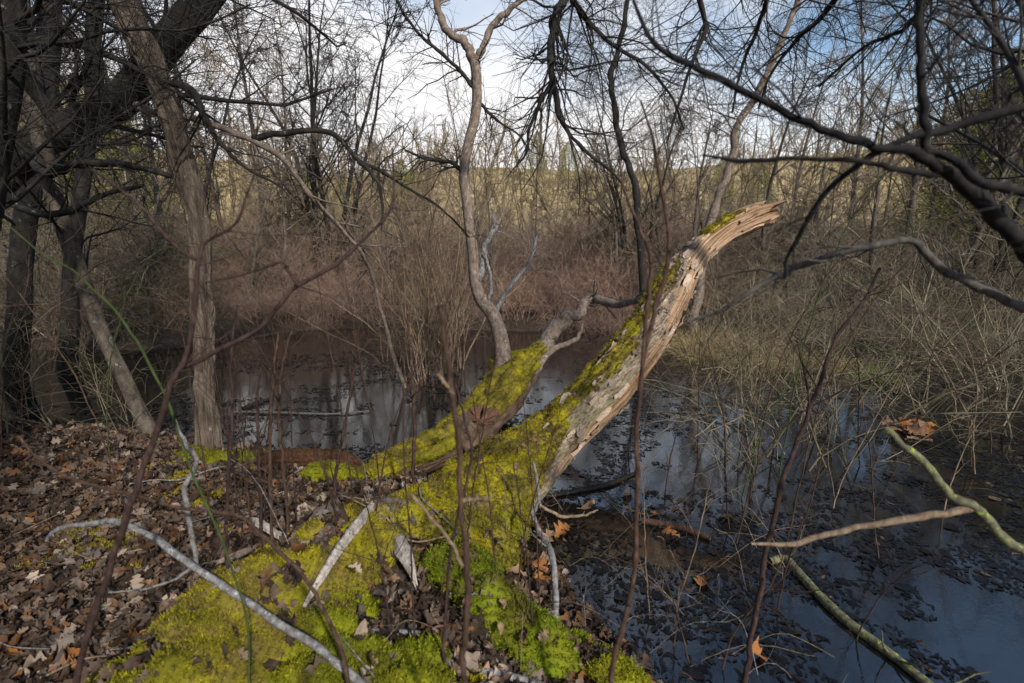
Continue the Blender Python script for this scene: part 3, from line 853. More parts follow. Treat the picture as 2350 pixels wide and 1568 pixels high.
# ------------------------------------------------------------------ the near tree outside the frame whose limbs cross the view
t = thing('overhanging_tree', 'dark near tree with heavy limbs reaching across the view above the water', 'tree')
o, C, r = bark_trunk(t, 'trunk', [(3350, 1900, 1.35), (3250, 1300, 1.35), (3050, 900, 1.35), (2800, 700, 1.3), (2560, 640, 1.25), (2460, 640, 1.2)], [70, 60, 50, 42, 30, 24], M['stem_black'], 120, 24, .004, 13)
o, C, r = bough(t, 'limb', [(2480, 650, 1.2), (2370, 585, 1.15), (2290, 500, 1.12), (2220, 437, 1.1), (2152, 387, 1.1), (2096, 352, 1.1), (1990, 331, 1.12), (1900, 300, 1.15), (1806, 260, 1.2), (1680, 196, 1.28), (1566, 140, 1.35), (1498, 95, 1.4), (1458, 10, 1.45), (1440, -60, 1.5)],
      [22, 19, 17, 15, 13, 11, 9.5, 8.5, 7.5, 7, 6, 5, 3.5, 2.5], M['stem_black'], n=110, sides=12, seed=61, twigs=[(16, .45, 1, (30, 75), (.1, .4), 5, .2, .1, .4, 3)])
B = M['stem_black']
bough(t, 'limb', [(2140, 402, 1.1), (2060, 388, 1.1), (1980, 371, 1.12), (1830, 365, 1.15), (1700, 368, 1.2), (1612, 357, 1.22)], [8, 6, 6, 5, 5, 2], B, n=50, seed=62, twigs=[(6, .5, 1, (30, 75), (.04, .15), 4, .2, -.1, .4, 2)])
bough(t, 'limb', [(2380, 240, 1.05), (2250, 276, 1.08), (2150, 300, 1.1), (2080, 316, 1.1), (2010, 350, 1.12), (1950, 396, 1.15), (1880, 462, 1.2), (1830, 548, 1.25), (1806, 588, 1.28), (1800, 640, 1.3)], [10, 10, 9, 8, 7, 6, 5, 4, 3], B, n=60, seed=63, twigs=[(10, .3, 1, (30, 75), (.05, .25), 5, .2, -.1, .4, 3)])
bough(t, 'limb', [(2128, 350, 1.1), (2118, 230, 1.1), (2112, 100, 1.1), (2108, -30, 1.1)], [10, 9, 8, 7], B, n=40, seed=64, twigs=[(10, .1, 1, (40, 80), (.08, .35), 5, .2, .0, .4, 4)])
bough(t, 'limb', [(2600, 640, 1.25), (2450, 475, 1.1), (2350, 440, 1.05), (2250, 420, 1.05), (2190, 365, 1.08), (2130, 350, 1.1)], [18, 13, 12, 10, 9, 8], B, n=40, seed=65, twigs=[(8, .1, 1, (40, 80), (.08, .3), 5, .2, .0, .3, 4)])
bough(t, 'limb', [(2600, 800, 1.3), (2420, 735, 1.3), (2350, 708, 1.3), (2291, 677, 1.3), (2216, 645, 1.3), (2146, 606, 1.3), (2111, 571, 1.3), (2081, 549, 1.3), (2006, 560, 1.3), (1916, 585, 1.33), (1816, 621, 1.38), (1766, 645, 1.4), (1711, 677, 1.42), (1660, 712, 1.45), (1580, 738, 1.5)],
      [14, 12, 11, 10, 9, 8, 8, 8, 7, 6, 5, 3], M['stem_grey'], n=90, seed=66, twigs=[(8, .5, 1, (30, 75), (.06, .3), 5, .2, -.2, .4, 2)])
bough(t, 'dead_limb', [(2750, 1300, 1.25), (2560, 1420, 1.25), (2450, 1352, 1.25), (2350, 1268, 1.28), (2281, 1208, 1.3), (2236, 1163, 1.3), (2186, 1138, 1.32), (2141, 1083, 1.36), (2081, 1028, 1.4), (2031, 985, 1.45)], [16, 14, 13, 12, 12, 11, 10, 9, 8], M['stem_mossy'], n=70, seed=67)
bough(t, 'dead_limb', [(2240, 1166, 1.3), (2190, 1172, 1.3), (2116, 1186, 1.32), (2016, 1201, 1.35), (1916, 1224, 1.38), (1816, 1247, 1.4), (1725, 1248, 1.42)], [10, 9, 9, 8, 7, 3], M['stem_tan'], n=50, seed=68)
# crown of this tree: fills the upper right corner
mb = MB(); gg = np.random.default_rng(69)
src = [[(2480, 650, 1.2), (2420, 400, 1.3), (2330, 150, 1.5), (2200, -40, 1.7)], [(2560, 640, 1.25), (2450, 200, 1.6), (2350, 20, 1.9), (2230, -150, 2.1)], [(2600, 800, 1.3), (2500, 560, 1.6), (2380, 420, 2.0), (2250, 330, 2.3), (2100, 250, 2.6)]]
for sp in src:
    C = catmull(np.array([at(*p) for p in sp]), 16); r = np.linspace(.018, .006, 16)
    mb.tubes(C, r, 6)
    a1, b1 = sprout(gg, C[None], r[None], 14, .15, 1, (35, 80), (.3, .9), 7, .2, 0, .5, .003); mb.tubes(a1, b1, 4)
    a2, b2 = sprout(gg, a1, b1, 6, .15, 1, (35, 75), (.3, .6), 5, .25, -.1, .6, .0018, lref=.3); mb.tubes(a2, b2, 3)
    a3, b3 = sprout(gg, a2, b2, 4, .15, 1, (35, 75), (.3, .6), 4, .25, -.1, .6, .0012, lref=.3); mb.tubes(a3, b3, 3)
mb.build('crown_branches', M['twig_dark'], t)

# a second tree outside the frame, its high limb above the picture drops thin boughs into it
t = thing('drooping_tree', 'dark tree whose drooping twiggy boughs hang down against the bright cloud', 'tree')
pts = np.array([[3.6, 2.4, -.2], [3.5, 2.4, 1.5], [3.2, 2.5, 3.2], [2.2, 2.8, 4.1], [1.0, 3.0, 4.2], [0.2, 3.2, 4.0], [-.5, 3.4, 4.1]])
C = catmull(pts, 70); r = np.linspace(.16, .02, 70); r = r * .8 + .01
mb = MB(); mb.tubes(C, r, 16); mb.build('trunk', M['bark_dark'], t)
tw = [(34, .12, 1, (25, 75), (.2, .75), 7, .22, -.12, .42, 7)]
def to(px, py, d): return (px, py, d)
bough(t, 'bough', [(1330, -330, 3.1), (1310, -120, 3.05), (1298, 0, 3.0), (1276, 30, 3.0), (1266, 80, 3.0), (1263, 130, 3.0), (1271, 190, 3.0), (1278, 240, 3.0), (1293, 282, 3.0), (1323, 326, 3.0), (1363, 362, 3.0), (1405, 396, 3.0), (1440, 440, 3.0)], [11, 10, 9, 8, 7, 6, 4, 3, 2], M['bark_dark'], n=80, seed=71, twigs=tw)
bough(t, 'bough', [(1268, 188, 3.0), (1243, 230, 3.0), (1228, 265, 3.0), (1213, 300, 3.0), (1208, 350, 3.0), (1183, 385, 3.0)], [5, 4, 3, 2], M['bark_dark'], n=40, seed=72, twigs=[(12, .1, 1, (25, 75), (.1, .4), 6, .22, -.12, .5, 4)])
bough(t, 'bough', [(1320, -300, 3.1), (1310, -40, 3.1), (1330, 20, 3.1), (1358, 60, 3.1), (1418, 110, 3.1), (1480, 150, 3.1), (1540, 220, 3.1), (1570, 300, 3.1)], [7, 6, 5, 4, 3, 2], M['bark_dark'], n=50, seed=73, twigs=tw)
bough(t, 'bough', [(1560, -330, 3.0), (1590, -60, 3.2), (1620, 60, 3.3), (1590, 140, 3.3), (1560, 230, 3.3), (1530, 330, 3.3)], [7, 6, 4, 3, 2], M['bark_dark'], n=50, seed=74, twigs=tw)
bough(t, 'bough', [(1700, -330, 2.9), (1760, -60, 3.2), (1740, 60, 3.4), (1700, 160, 3.5), (1680, 260, 3.5)], [7, 6, 4, 3, 2], M['bark_dark'], n=50, seed=75, twigs=tw)
bough(t, 'bough', [(1900, -330, 2.8), (1960, -100, 3.0), (1900, 20, 3.2), (1830, 90, 3.4), (1770, 170, 3.5), (1740, 250, 3.5)], [8, 7, 5, 3, 2], M['bark_dark'], n=50, seed=76, twigs=tw)
bough(t, 'bough', [(2100, -250, 2.6), (2150, -60, 2.8), (2080, 60, 3.0), (1980, 110, 3.2), (1880, 200, 3.4)], [8, 7, 5, 3, 2], M['bark_dark'], n=50, seed=77, twigs=tw)

# ------------------------------------------------------------------ foreground stems, traced one by one
def stem(name, label, cat, parts, group=None, foot=True):
    th = thing(name, label, cat, group)
    for k, (pn_, pts, rpx, mat, seed, tws) in enumerate(parts):
        tws = (tws or []) + [(9, .15, 1, (45, 85), (.006, .03), 3, .15, .1, .55, 0)]
        pts = list(pts)
        if foot and k == 0:
            p = at(*pts[0]); z = gh(p[0], p[1])
            P = [at(*q_) for q_ in pts]
            if p[2] > z:
                P = [np.array([p[0], p[1], z - .03])] + P if p[2] - z > .05 else P
            R = np.interp(np.linspace(0, 1, len(P)), np.linspace(0, 1, len(rpx)), rpx) * np.array([pts[0][2]] * (len(P) - len(pts)) + [q_[2] for q_ in pts]) / F0
            C = catmull(P, 90); r = np.interp(np.linspace(0, len(P) - 1, 90), np.arange(len(P)), R)
            g = np.random.default_rng(seed)
            jit = np.stack([vnoise(np.column_stack([np.arange(90) * .33, np.full(90, seed * 1.7 + 9 * q_), np.zeros(90)])) - .5 for q_ in range(3)], -1)
            C = C + jit * r[:, None] * 1.2 * np.minimum(1, np.arange(90) / 8)[:, None]
            r = r * (1 + .25 * (g.random(90) - .5)); r[::11] *= 1.18
            mb = MB(); mb.tubes(C, r, 9, cap=True)
            if tws:
                for (cnt, t0, t1, ang, ln, m_, wig, trop, rr, sub) in tws:
                    c1, r1 = sprout(g, C[None], r[None], cnt, t0, t1, ang, ln, m_, wig, trop, rr, .001); mb.tubes(c1, r1, 4)
                    if sub:
                        c2, r2 = sprout(g, c1, r1, sub, .2, 1, (25, 70), (ln[0] * .3, ln[1] * .5), 4, wig, trop, .6, .0008); mb.tubes(c2, r2, 3)
            mb.build(pn_, mat, th)
        else:
            bough(th, pn_, pts, rpx, mat, n=50, sides=8, seed=seed, twigs=tws)
    return th

def dd(seq, d0, d1):                     # give a list of pixels depths running from d0 to d1
    n = len(seq)
    return [(x, y, d0 + (d1 - d0) * k / (n - 1)) for k, (x, y) in enumerate(seq)]

BR, PL = M['stem_brown'], M['stem_plum']
stem('forked_sapling', 'dark plum sapling with long side shoots standing in the leaf litter', 'sapling', [
    ('stem', dd([(175, 1563), (215, 1403), (250, 1318), (280, 1223), (305, 1143), (330, 1063), (370, 958), (395, 878), (415, 843), (440, 770), (452, 650), (455, 600), (475, 555), (540, 515), (565, 450), (585, 390), (575, 330)], 1.25, 1.45), [9, 8.5, 8, 8, 7.5, 7, 7, 6, 5, 4, 3, 2.5, 2], PL, 81, [(9, .3, .95, (30, 70), (.05, .25), 5, .18, .1, .4, 2)]),
    ('shoot', dd([(456, 600), (400, 563), (330, 482), (270, 430), (215, 390)], 1.4, 1.5), [5, 4, 4, 3], PL, 82, None),
    ('shoot', dd([(415, 843), (440, 836), (500, 803), (550, 780), (600, 750), (650, 690), (685, 655), (750, 620), (783, 595), (828, 555), (888, 492), (903, 440), (901, 340)], 1.36, 1.5), [6, 6, 5, 5, 5, 4, 3, 2], PL, 83, [(5, .3, .9, (40, 75), (.05, .2), 5, .15, .1, .4, 1)]),
    ('shoot', dd([(685, 655), (660, 620), (640, 602), (560, 630), (465, 650)], 1.42, 1.4), [4, 3, 3, 2], PL, 84, None)])
stem('green_briar', 'bright green briar cane arching over the moss mound', 'briar', [
    ('cane', dd([(572, 1568), (572, 1480), (562, 1405), (540, 1328), (510, 1243), (475, 1163), (440, 1083), (415, 1013), (385, 918), (350, 853), (320, 793), (300, 765), (265, 712), (215, 665), (165, 620), (100, 585), (45, 540), (5, 505)], 1.35, 1.6), [3, 3, 3, 3, 3, 2.5, 2, 1.5], M['stem_green'], 85, [(9, .1, .9, (60, 85), (.008, .02), 3, .1, 0, .4, 0)])])
stem('lichen_branch', 'fallen grey-white lichened branch lying across the moss mound', 'branch', [
    ('bough', dd([(860, 1600), (784, 1530), (740, 1495), (685, 1459), (600, 1404), (525, 1353), (450, 1306), (400, 1268), (340, 1228), (270, 1198), (200, 1203), (125, 1218), (110, 1240)], 1.42, 1.75), [11, 10, 10, 10, 9, 9, 8, 7, 6, 5], M['stem_lichen'], 86, None),
    ('twig', dd([(452, 1308), (450, 1290), (440, 1233), (428, 1163), (425, 1113), (448, 1073), (445, 1043), (420, 1008), (400, 965)], 1.65, 1.75), [7, 6, 6, 5, 4], M['stem_lichen'], 87, None),
    ('twig', dd([(440, 1302), (400, 1330), (330, 1352), (250, 1360)], 1.62, 1.6), [4, 3, 2], M['stem_lichen'], 88, None)], foot=False)
stem('bent_twig_sapling', 'thin grey-brown sapling bowed sideways over the leaf litter', 'sapling', [
    ('stem', dd([(800, 1575), (780, 1483), (740, 1398), (715, 1348), (675, 1298), (600, 1228), (550, 1185), (425, 1168), (310, 1138), (190, 1108), (100, 1063), (40, 1000)], 1.4, 1.6), [7, 6, 5, 5, 4, 4, 3], M['stem_brown'], 89, [(4, .3, .9, (30, 60), (.08, .25), 5, .15, .1, .5, 1)])])
stem('snapped_stem', 'reddish brown upright stem with a snapped off top', 'sapling', [
    ('stem', dd([(1062, 1567), (1068, 1458), (1073, 1358), (1066, 1258), (1058, 1158), (1053, 1033), (1046, 948), (1033, 858), (1020, 770), (1013, 700)], 1.1, 1.12), [9, 8, 8, 7.5, 7, 7, 7, 7], BR, 90, None),
    ('stub', dd([(1058, 1150), (1090, 1146), (1125, 1145)], 1.11, 1.08), [6, 5, 4], M['stem_tan'], 91, None),
    ('stub', dd([(1040, 905), (1022, 880), (1003, 857)], 1.11, 1.1), [5, 4, 4], M['stem_tan'], 92, None),
    ('shoot', dd([(1060, 1300), (1035, 1245), (990, 1190), (945, 1135)], 1.1, 1.05), [5, 4, 4, 3], M['stem_tan'], 93, None)])
stem('tall_brown_stem', 'tall slim brown stem rising before the fallen log, forked midway', 'sapling', [
    ('stem', dd([(1403, 1563), (1428, 1448), (1448, 1358), (1458, 1258), (1463, 1158), (1461, 1033), (1466, 933), (1478, 813), (1503, 710), (1528, 635), (1535, 575), (1528, 500), (1508, 385), (1493, 300), (1470, 230)], 1.3, 1.5), [8, 7, 6.5, 6, 5.5, 5.5, 5, 5, 4, 3, 2], BR, 94, [(5, .5, 1, (30, 60), (.06, .2), 5, .15, .1, .4, 1)]),
    ('shoot', dd([(1476, 820), (1482, 740), (1490, 660), (1493, 590), (1468, 525), (1433, 435), (1420, 360)], 1.38, 1.5), [5, 5, 5, 4, 3, 2], BR, 95, [(3, .5, 1, (30, 60), (.06, .2), 5, .15, .1, .4, 1)])])
stem('dark_water_sapling', 'slanting dark red sapling growing at the edge of the flooded shallows', 'sapling', [
    ('stem', dd([(1711, 1567), (1721, 1483), (1741, 1373), (1756, 1283), (1771, 1208), (1791, 1113), (1821, 1038), (1856, 948), (1891, 853), (1916, 783), (1981, 690), (2021, 615)], 1.65, 1.85), [8, 7, 7, 6, 6, 5, 4, 3], PL, 96, [(6, .3, 1, (30, 60), (.1, .35), 5, .15, .1, .5, 1)])])
k = 0
for (seq, d) in [([(555, 1563), (528, 1383), (520, 1183), (532, 960), (530, 808), (545, 700)], 1.75), ([(652, 1385), (625, 1233), (620, 983), (628, 850), (640, 760)], 2.2), ([(606, 1310), (598, 1150), (590, 933), (600, 840)], 2.3),
                 ([(665, 1300), (655, 1120), (640, 960), (650, 830), (690, 700)], 2.4), ([(765, 1290), (770, 1100), (800, 930), (815, 820)], 2.5), ([(945, 1180), (950, 1000), (945, 850), (935, 720)], 2.9),
                 ([(1020, 1470), (1035, 1270), (1080, 1060), (1065, 960), (1045, 880)], 1.6), ([(415, 1560), (440, 1380), (425, 1230)], 1.7)]:
    k += 1
    stem('moss_sapling', 'thin dark upright sapling growing out of the mossy bank', 'sapling', [
        ('stem', dd(seq, d, d + .06), [5, 4, 4, 3, 2], PL if k % 2 else BR, 200 + k, [(7, .3, 1, (25, 60), (.08, .4), 6, .16, .2, .5, 2)])], group='thin saplings on the mossy bank')
for k in range(20):
    g = np.random.default_rng(260 + k)
    px, py = (g.uniform(380, 900), g.uniform(1110, 1330)) if k < 13 else (g.uniform(880, 1250), g.uniform(1330, 1500))
    p = onz(px, py, .25); p[2] = gh(p[0], p[1]) - .02
    h = g.uniform(.7, 1.45); ln_ = g.normal() * .16
    P = np.array([p, p + [ln_ * .2, 0, h * .35], p + [ln_ * .6, g.normal() * .03, h * .7], p + [ln_, g.normal() * .05, h]])
    C = catmull(P, 30) + g.normal(size=(30, 3)) * .0015; r = np.linspace(.0046, .0014, 30)
    mb = MB(); mb.tubes(C, r, 5)
    a1, b1 = sprout(g, C[None], r[None], 8, .25, 1, (25, 60), (.10, .38), 6, .14, .2, .6, .0012); mb.tubes(a1, b1, 4)
    a2, b2 = sprout(g, a1, b1, 3, .3, 1, (25, 60), (.05, .15), 4, .15, .1, .6, .001); mb.tubes(a2, b2, 3)
    t = thing('moss_sapling', 'thin dark upright sapling growing out of the mossy bank', 'sapling', 'thin saplings on the mossy bank')
    mb.build('stem', PL if k % 2 else BR, t)
k = 0
for (px, py, h, lean) in [(1545, 1500, .9, .1), (1600, 1545, .7, -.2), (1680, 1470, .8, .25), (1500, 1440, 1.0, -.1), (1640, 1560, .9, .3), (1580, 1250, .9, .0), (1860, 1330, .7, -.3), (1390, 1300, .6, .2), (1950, 1500, .9, .2), (1330, 1180, .5, -.2), (1520, 1150, 1.4, .15), (1690, 1230, 1.5, -.2), (1900, 1180, 1.3, .3), (2050, 1300, 1.3, -.3), (1780, 1420, 1.3, .15), (2160, 1200, 1.4, .2), (1610, 1060, 1.5, -.1), (1990, 1080, 1.6, -.25), (2260, 1100, 1.6, -.3), (1440, 1060, 1.2, .1)]:
    k += 1; g = np.random.default_rng(300 + k)
    p = onz(px, py, -.02); p[2] = min(gh(p[0], p[1]), -.02)
    t = thing('water_twig', 'thin bare shoot sticking up out of the dark water', 'shoot', 'thin bare shoots in the water')
    P = np.array([p, p + [lean * .3, .05, h * .35], p + [lean * .7, .0, h * .7], p + [lean * 1.2, g.normal() * .1, h]])
    C = catmull(P, 24) + g.normal(size=(24, 3)) * .002; r = np.linspace(.0045, .0015, 24) * (1 + .35 * (h > 1.15))
    mb = MB(); mb.tubes(C, r, 5)
    a1, b1 = sprout(g, C[None], r[None], 10, .25, 1, (25, 65), (.08, .35 + .25 * (h > 1.15)), 6, .18, .15, .6, .0012); mb.tubes(a1, b1, 4)
    a2, b2 = sprout(g, a1, b1, 2, .3, 1, (25, 65), (.05, .15), 4, .18, .1, .6, .001); mb.tubes(a2, b2, 3)
    mb.build('stem', [M['stem_plum'], M['stem_tan'], M['stem_brown']][k % 3], t)
stem('grey_root_branch', 'grey forked dead branch leaning down from the log base to the litter', 'branch', [
    ('bough', dd([(1345, 1590), (1323, 1533), (1283, 1453), (1276, 1358), (1268, 1273), (1243, 1233), (1218, 1173)], 1.62, 2.5), [6, 6, 7, 8, 8, 7, 5], M['stem_lichen'], 97, [(4, .5, 1, (30, 60), (.08, .25), 5, .15, .1, .5, 1)]),
    ('twig', dd([(1220, 1175), (1236, 1150), (1232, 1100), (1224, 1060)], 2.5, 2.55), [5, 4, 3], M['stem_lichen'], 98, None),
    ('twig', dd([(1236, 1160), (1290, 1185), (1340, 1182), (1372, 1170)], 2.5, 2.55), [4, 4, 2], M['stem_tan'], 99, None)], foot=False)
def lying(name, label, pix, z, rpx, mat, seed, tws=None, cat='branch', group=None):
    th = thing(name, label, cat, group)
    P = []
    for (x, y) in pix:
        p = onz(x, y, z); p[2] = max(gh(p[0], p[1]), 0.0) ; q_ = onz(x, y, p[2] + .015); P.append(q_)
    P = np.array(P)
    dep = P[:, 1]
    R = np.interp(np.linspace(0, 1, len(P)), np.linspace(0, 1, len(rpx)), rpx) * dep / F0
    g = np.random.default_rng(seed)
    C = catmull(P, 60); r = np.interp(np.linspace(0, len(P) - 1, 60), np.arange(len(P)), R) * (1 + .2 * (g.random(60) - .5))
    mb = MB(); mb.tubes(C, r, 9, cap=True)
    if tws:
        c1, r1 = sprout(g, C[None], r[None], *tws); mb.tubes(c1, r1, 4)
    mb.build('bough', mat, th)
    return th
lying('mossy_water_branch', 'half sunk branch with lime green lichen lying in open water', [(1766, 1289), (1801, 1283), (1836, 1318), (1886, 1373), (1946, 1428), (2006, 1473), (2066, 1518), (2121, 1563), (2200, 1620)], 0, [9, 11, 12, 12, 12, 11], M['stem_mossy'], 101, (8, .1, 1, (30, 70), (.08, .3), 5, .2, .1, .4, .0015))
lying('pale_root_branch', 'curving blue-grey branch lying over the leaf litter below the moss', [(760, 1450), (783, 1447), (883, 1449), (968, 1457), (998, 1483), (1023, 1517), (1083, 1534), (1153, 1549), (1233, 1572), (1300, 1610)], .25, [4, 6, 8, 9, 10, 11, 12], M['stem_lichen'], 102, (4, .1, .8, (30, 70), (.08, .3), 5, .2, .3, .4, .0015))
lying('sunken_stick', 'short broken stick floating by the log base', [(1475, 1195), (1560, 1210), (1630, 1235)], 0, [8, 9, 7], M['stem_brown'], 103)
lying('sunken_stick', 'thin grey stick lying across the pond near the furrowed tree', [(540, 945), (640, 947), (760, 950), (850, 943)], 0, [3, 3, 2.5, 1.5], M['stem_grey'], 104)
lying('sunken_stick', 'dark waterlogged stick pointing at the mossy root limb', [(620, 915), (590, 925), (555, 938)], 0, [4, 5, 4], M['stem_black'], 105)
lying('sunken_stick', 'long dark pole half sunk beside the log base', [(1250, 1140), (1330, 1125), (1400, 1110), (1460, 1085)], 0, [5, 6, 6, 4], M['stem_black'], 106)
lying('sunken_stick', 'pale short stick beside the clump of brown leaves in water', [(2080, 1003), (2110, 1006), (2140, 1012)], 0, [4, 5, 4], M['stem_tan'], 107)
# bleached wood on the bank
def chunk(name, label, pix, zs, rpx, mat, seed, wob=.6, flat=.7):
    th = thing(name, label, 'wood')
    P = np.array([onz(x, y, z) for (x, y), z in zip(pix, zs)])
    R = np.array(rpx) * P[:, 1] / F0
    nu_, nv_ = 90, 44
    C, r, T, N, a, s = frame_tube(P, R, nu_, nv_)
    A = np.repeat(a[None], nu_, 0); Sx = np.repeat(s[:, None], nv_, 1)
    c3 = np.stack([np.cos(A) * 1.6, np.sin(A) * 1.6, Sx * 2.2], -1) + seed * 7.7
    big = fbm(c3, 3) - .5; gr = fbm(c3 * np.array([5, 5, .9]), 3) - .5; ch = fbm(np.stack([A * .3, Sx * 30, Sx * 0 + seed], -1), 2) - .5
    rad = r[:, None] * (1 + wob * big + .9 * gr + .35 * ch) * (1 - (1 - flat) * np.sin(A + seed) ** 2)
    V = C[:, None, :] + N * rad[..., None]
    V = V + T[:, None, :] * (sstep(.86, 1, Sx / s[-1]) * (fbm(np.stack([np.cos(A) * 2, np.sin(A) * 2, A * 0], -1) + seed, 2) - .5))[..., None] * r.max() * 5
    V = V + T[:, None, :] * (sstep(.12, 0, Sx / s[-1]) * (fbm(np.stack([np.cos(A) * 2, np.sin(A) * 2, A * 0 + 5], -1) + seed, 2) - .5))[..., None] * r.max() * 3
    mb = MB(); mb.add(V.reshape(-1, 3), tube_quads(nu_, nv_))
    for e, k_ in ((0, 1), (-1, -1)):
        ring = V[e]; c = ring.mean(0) + T[e] * k_ * r[e] * .8
        mb.add(np.vstack([ring, c[None]]), None, [(q_, (q_ + 1) % nv_, nv_) for q_ in range(nv_)])
    mb.build('wood', mat, th)
    return th
chunk('bleached_root', 'bleached silvery broken root slanting straight down the moss mound', [(856, 1160), (818, 1207), (772, 1268), (732, 1333), (690, 1405)], [.46, .48, .46, .42, .34], [11, 15, 14, 11, 5], M['wood_bleached'], 3, .8, .6)
chunk('gnarled_root', 'grey gnarled root crook on top of the moss mound', [(950, 1200), (925, 1168), (890, 1158), (850, 1163), (825, 1180)], [.30, .36, .40, .43, .42], [11, 19, 19, 17, 10], M['bark_grey'], 8, 1.6, .6)
chunk('bleached_root', 'short bleached wood spike poking from the leaves below the moss', [(912, 1235), (925, 1262), (940, 1295), (952, 1335)], [.34, .35, .33, .26], [16, 18, 13, 4], M['wood_bleached'], 4, .9)
chunk('bleached_root', 'small pale weathered root end lying beside the moss mound', [(575, 1192), (600, 1203), (630, 1222), (655, 1245)], [.30, .31, .30, .27], [10, 13, 11, 5], M['wood_bleached'], 5, .9)
chunk('rotten_log', 'crumbling orange-brown rotten log along the water edge', [(590, 1072), (630, 1060), (690, 1058), (760, 1055), (810, 1062), (850, 1085)], [.16, .2, .2, .2, .18, .1], [18, 26, 26, 24, 18, 8], M['wood_rotten'], 6, 1.3)
chunk('bark_slab', 'flat slab of pale bark lying along the fallen trunk butt', [(500, 1290), (545, 1272), (585, 1255)], [.33, .34, .33], [5, 9, 5], M['bark_pale'], 7, 1.0)

# ------------------------------------------------------------------ leaves
def leaf_tpl(seed, lobes=3.5, L=1.0):
    g = np.random.default_rng(seed)
    n = 11
    t = np.linspace(0, 1, n)
    w = .30 * np.sin(math.pi * np.clip(t * .94 + .05, 0, 1)) ** .8 * (1 + .55 * np.sin(2 * math.pi * (lobes * t + g.random())))
    w[0] = .012; w[-1] = .01
    bend, fold, tw = g.uniform(-.5, .9), g.uniform(.1, .8), g.uniform(-1., 1.)
    mid = np.column_stack([t - .5, .03 * np.sin(t * 4 + seed), bend * (t - .5) ** 2 * 1.2])
    le = mid + np.column_stack([.10 * w, w, fold * w + tw * w * (t - .5) + .05 * g.normal(size=n)])
    ri = mid + np.column_stack([.10 * w, -w, fold * w - tw * w * (t - .5) + .05 * g.normal(size=n)])
    V = np.vstack([mid, le, ri])
    V[:, 2] -= V[:, 2].min() * .6
    Q = [(i, i + 1, n + i + 1, n + i) for i in range(n - 1)] + [(i, 2 * n + i, 2 * n + i + 1, i + 1) for i in range(n - 1)]
    return V * L, np.array(Q)
TPL = [leaf_tpl(k, [3.5, 0, 2.5, 3.5, 0, 4.5][k % 6]) for k in range(10)]
LEAFC = np.array([[.13, .08, .05], [.19, .13, .09], [.27, .21, .165], [.08, .045, .028], [.045, .027, .018], [.17, .08, .032], [.16, .13, .112], [.10, .068, .05], [.06, .04, .03], [.12, .085, .062]])

def leaf_batch(mb, g, pos, nrm, size, cols, tilt=.5):
    K = len(pos); which = g.integers(0, len(TPL), K)
    nn = unit(nrm + g.normal(size=(K, 3)) * tilt * np.array([1, 1, .3]))
    R = rot_to(nn, g.uniform(0, 6.283, K))
    for k, (V, Q) in enumerate(TPL):
        s_ = which == k
        if s_.any(): scatter(mb, V, Q, None, pos[s_], R[s_], size[s_], cols[s_])

g = np.random.default_rng(400)
def bank_points(K, xr, yr, mossy=.25):
    P = np.column_stack([g.uniform(*xr, K), g.uniform(*yr, K)])
    z = gheight(P)
    _, mk, _ = moundh(P)
    V3 = np.column_stack([P, z])
    pnn = fbm(V3 * 4.5, 4)
    mmk = mk * (0.60 + 1.5 * (pnn - .37) + .9 * (fbm(V3 * 13 + 7, 3) - .48))
    keep = (z > .0) & ((mmk < .5) | (g.random(K) < mossy * .34))
    e = .03
    zx = (gheight(P + [e, 0]) - gheight(P - [e, 0])) / (2 * e); zy = (gheight(P + [0, e]) - gheight(P - [0, e])) / (2 * e)
    N = unit(np.column_stack([-zx, -zy, np.ones(K)]))
    return V3[keep], N[keep]
mb = MB()
p1, n1 = bank_points(21000, (-2.9, 1.3), (1.1, 4.6))
p2, n2 = bank_points(4000, (-7, 2.0), (-1.5, 6.2))
p3, n3 = bank_points(9000, (-6, -2.4), (2.2, 6.0))
p4, n4 = bank_points(6000, (-5.5, -2.2), (-.2, 2.6))
p2 = np.vstack([p2, p3, p4]); n2 = np.vstack([n2, n3, n4])
pp = np.vstack([p1, p2]); nn = np.vstack([n1, n2])
pp[:, 2] += g.uniform(.0, .03, len(pp))
cc = LEAFC[g.integers(0, len(LEAFC), len(pp))] * g.uniform(.28, .9, (len(pp), 1))
leaf_batch(mb, g, pp, nn, g.uniform(.022, .082, len(pp)) * g.choice([.6, 1, 1, 1.3], len(pp)), cc, .95)
tag(mb.build('leaf_litter', M['leaf'], colors=True), 'deep carpet of dry brown and grey fallen leaves on the bank', 'leaves', kind='stuff')

g2 = np.random.default_rng(402); ii = g2.integers(0, len(LOGTOP), 170)
pb = LOGTOP[ii] + LOGN[ii] * .028
mb = MB(); leaf_batch(mb, g2, pb, LOGN[ii], g2.uniform(.02, .055, len(ii)), LEAFC[g2.integers(0, len(LEAFC), len(ii))] * g2.uniform(.6, 1.2, (len(ii), 1)), .5)
tag(mb.build('caught_leaf_bits', M['leaf'], colors=True), 'scraps of brown leaf caught on the mossy top of the fallen log', 'leaves', kind='stuff')
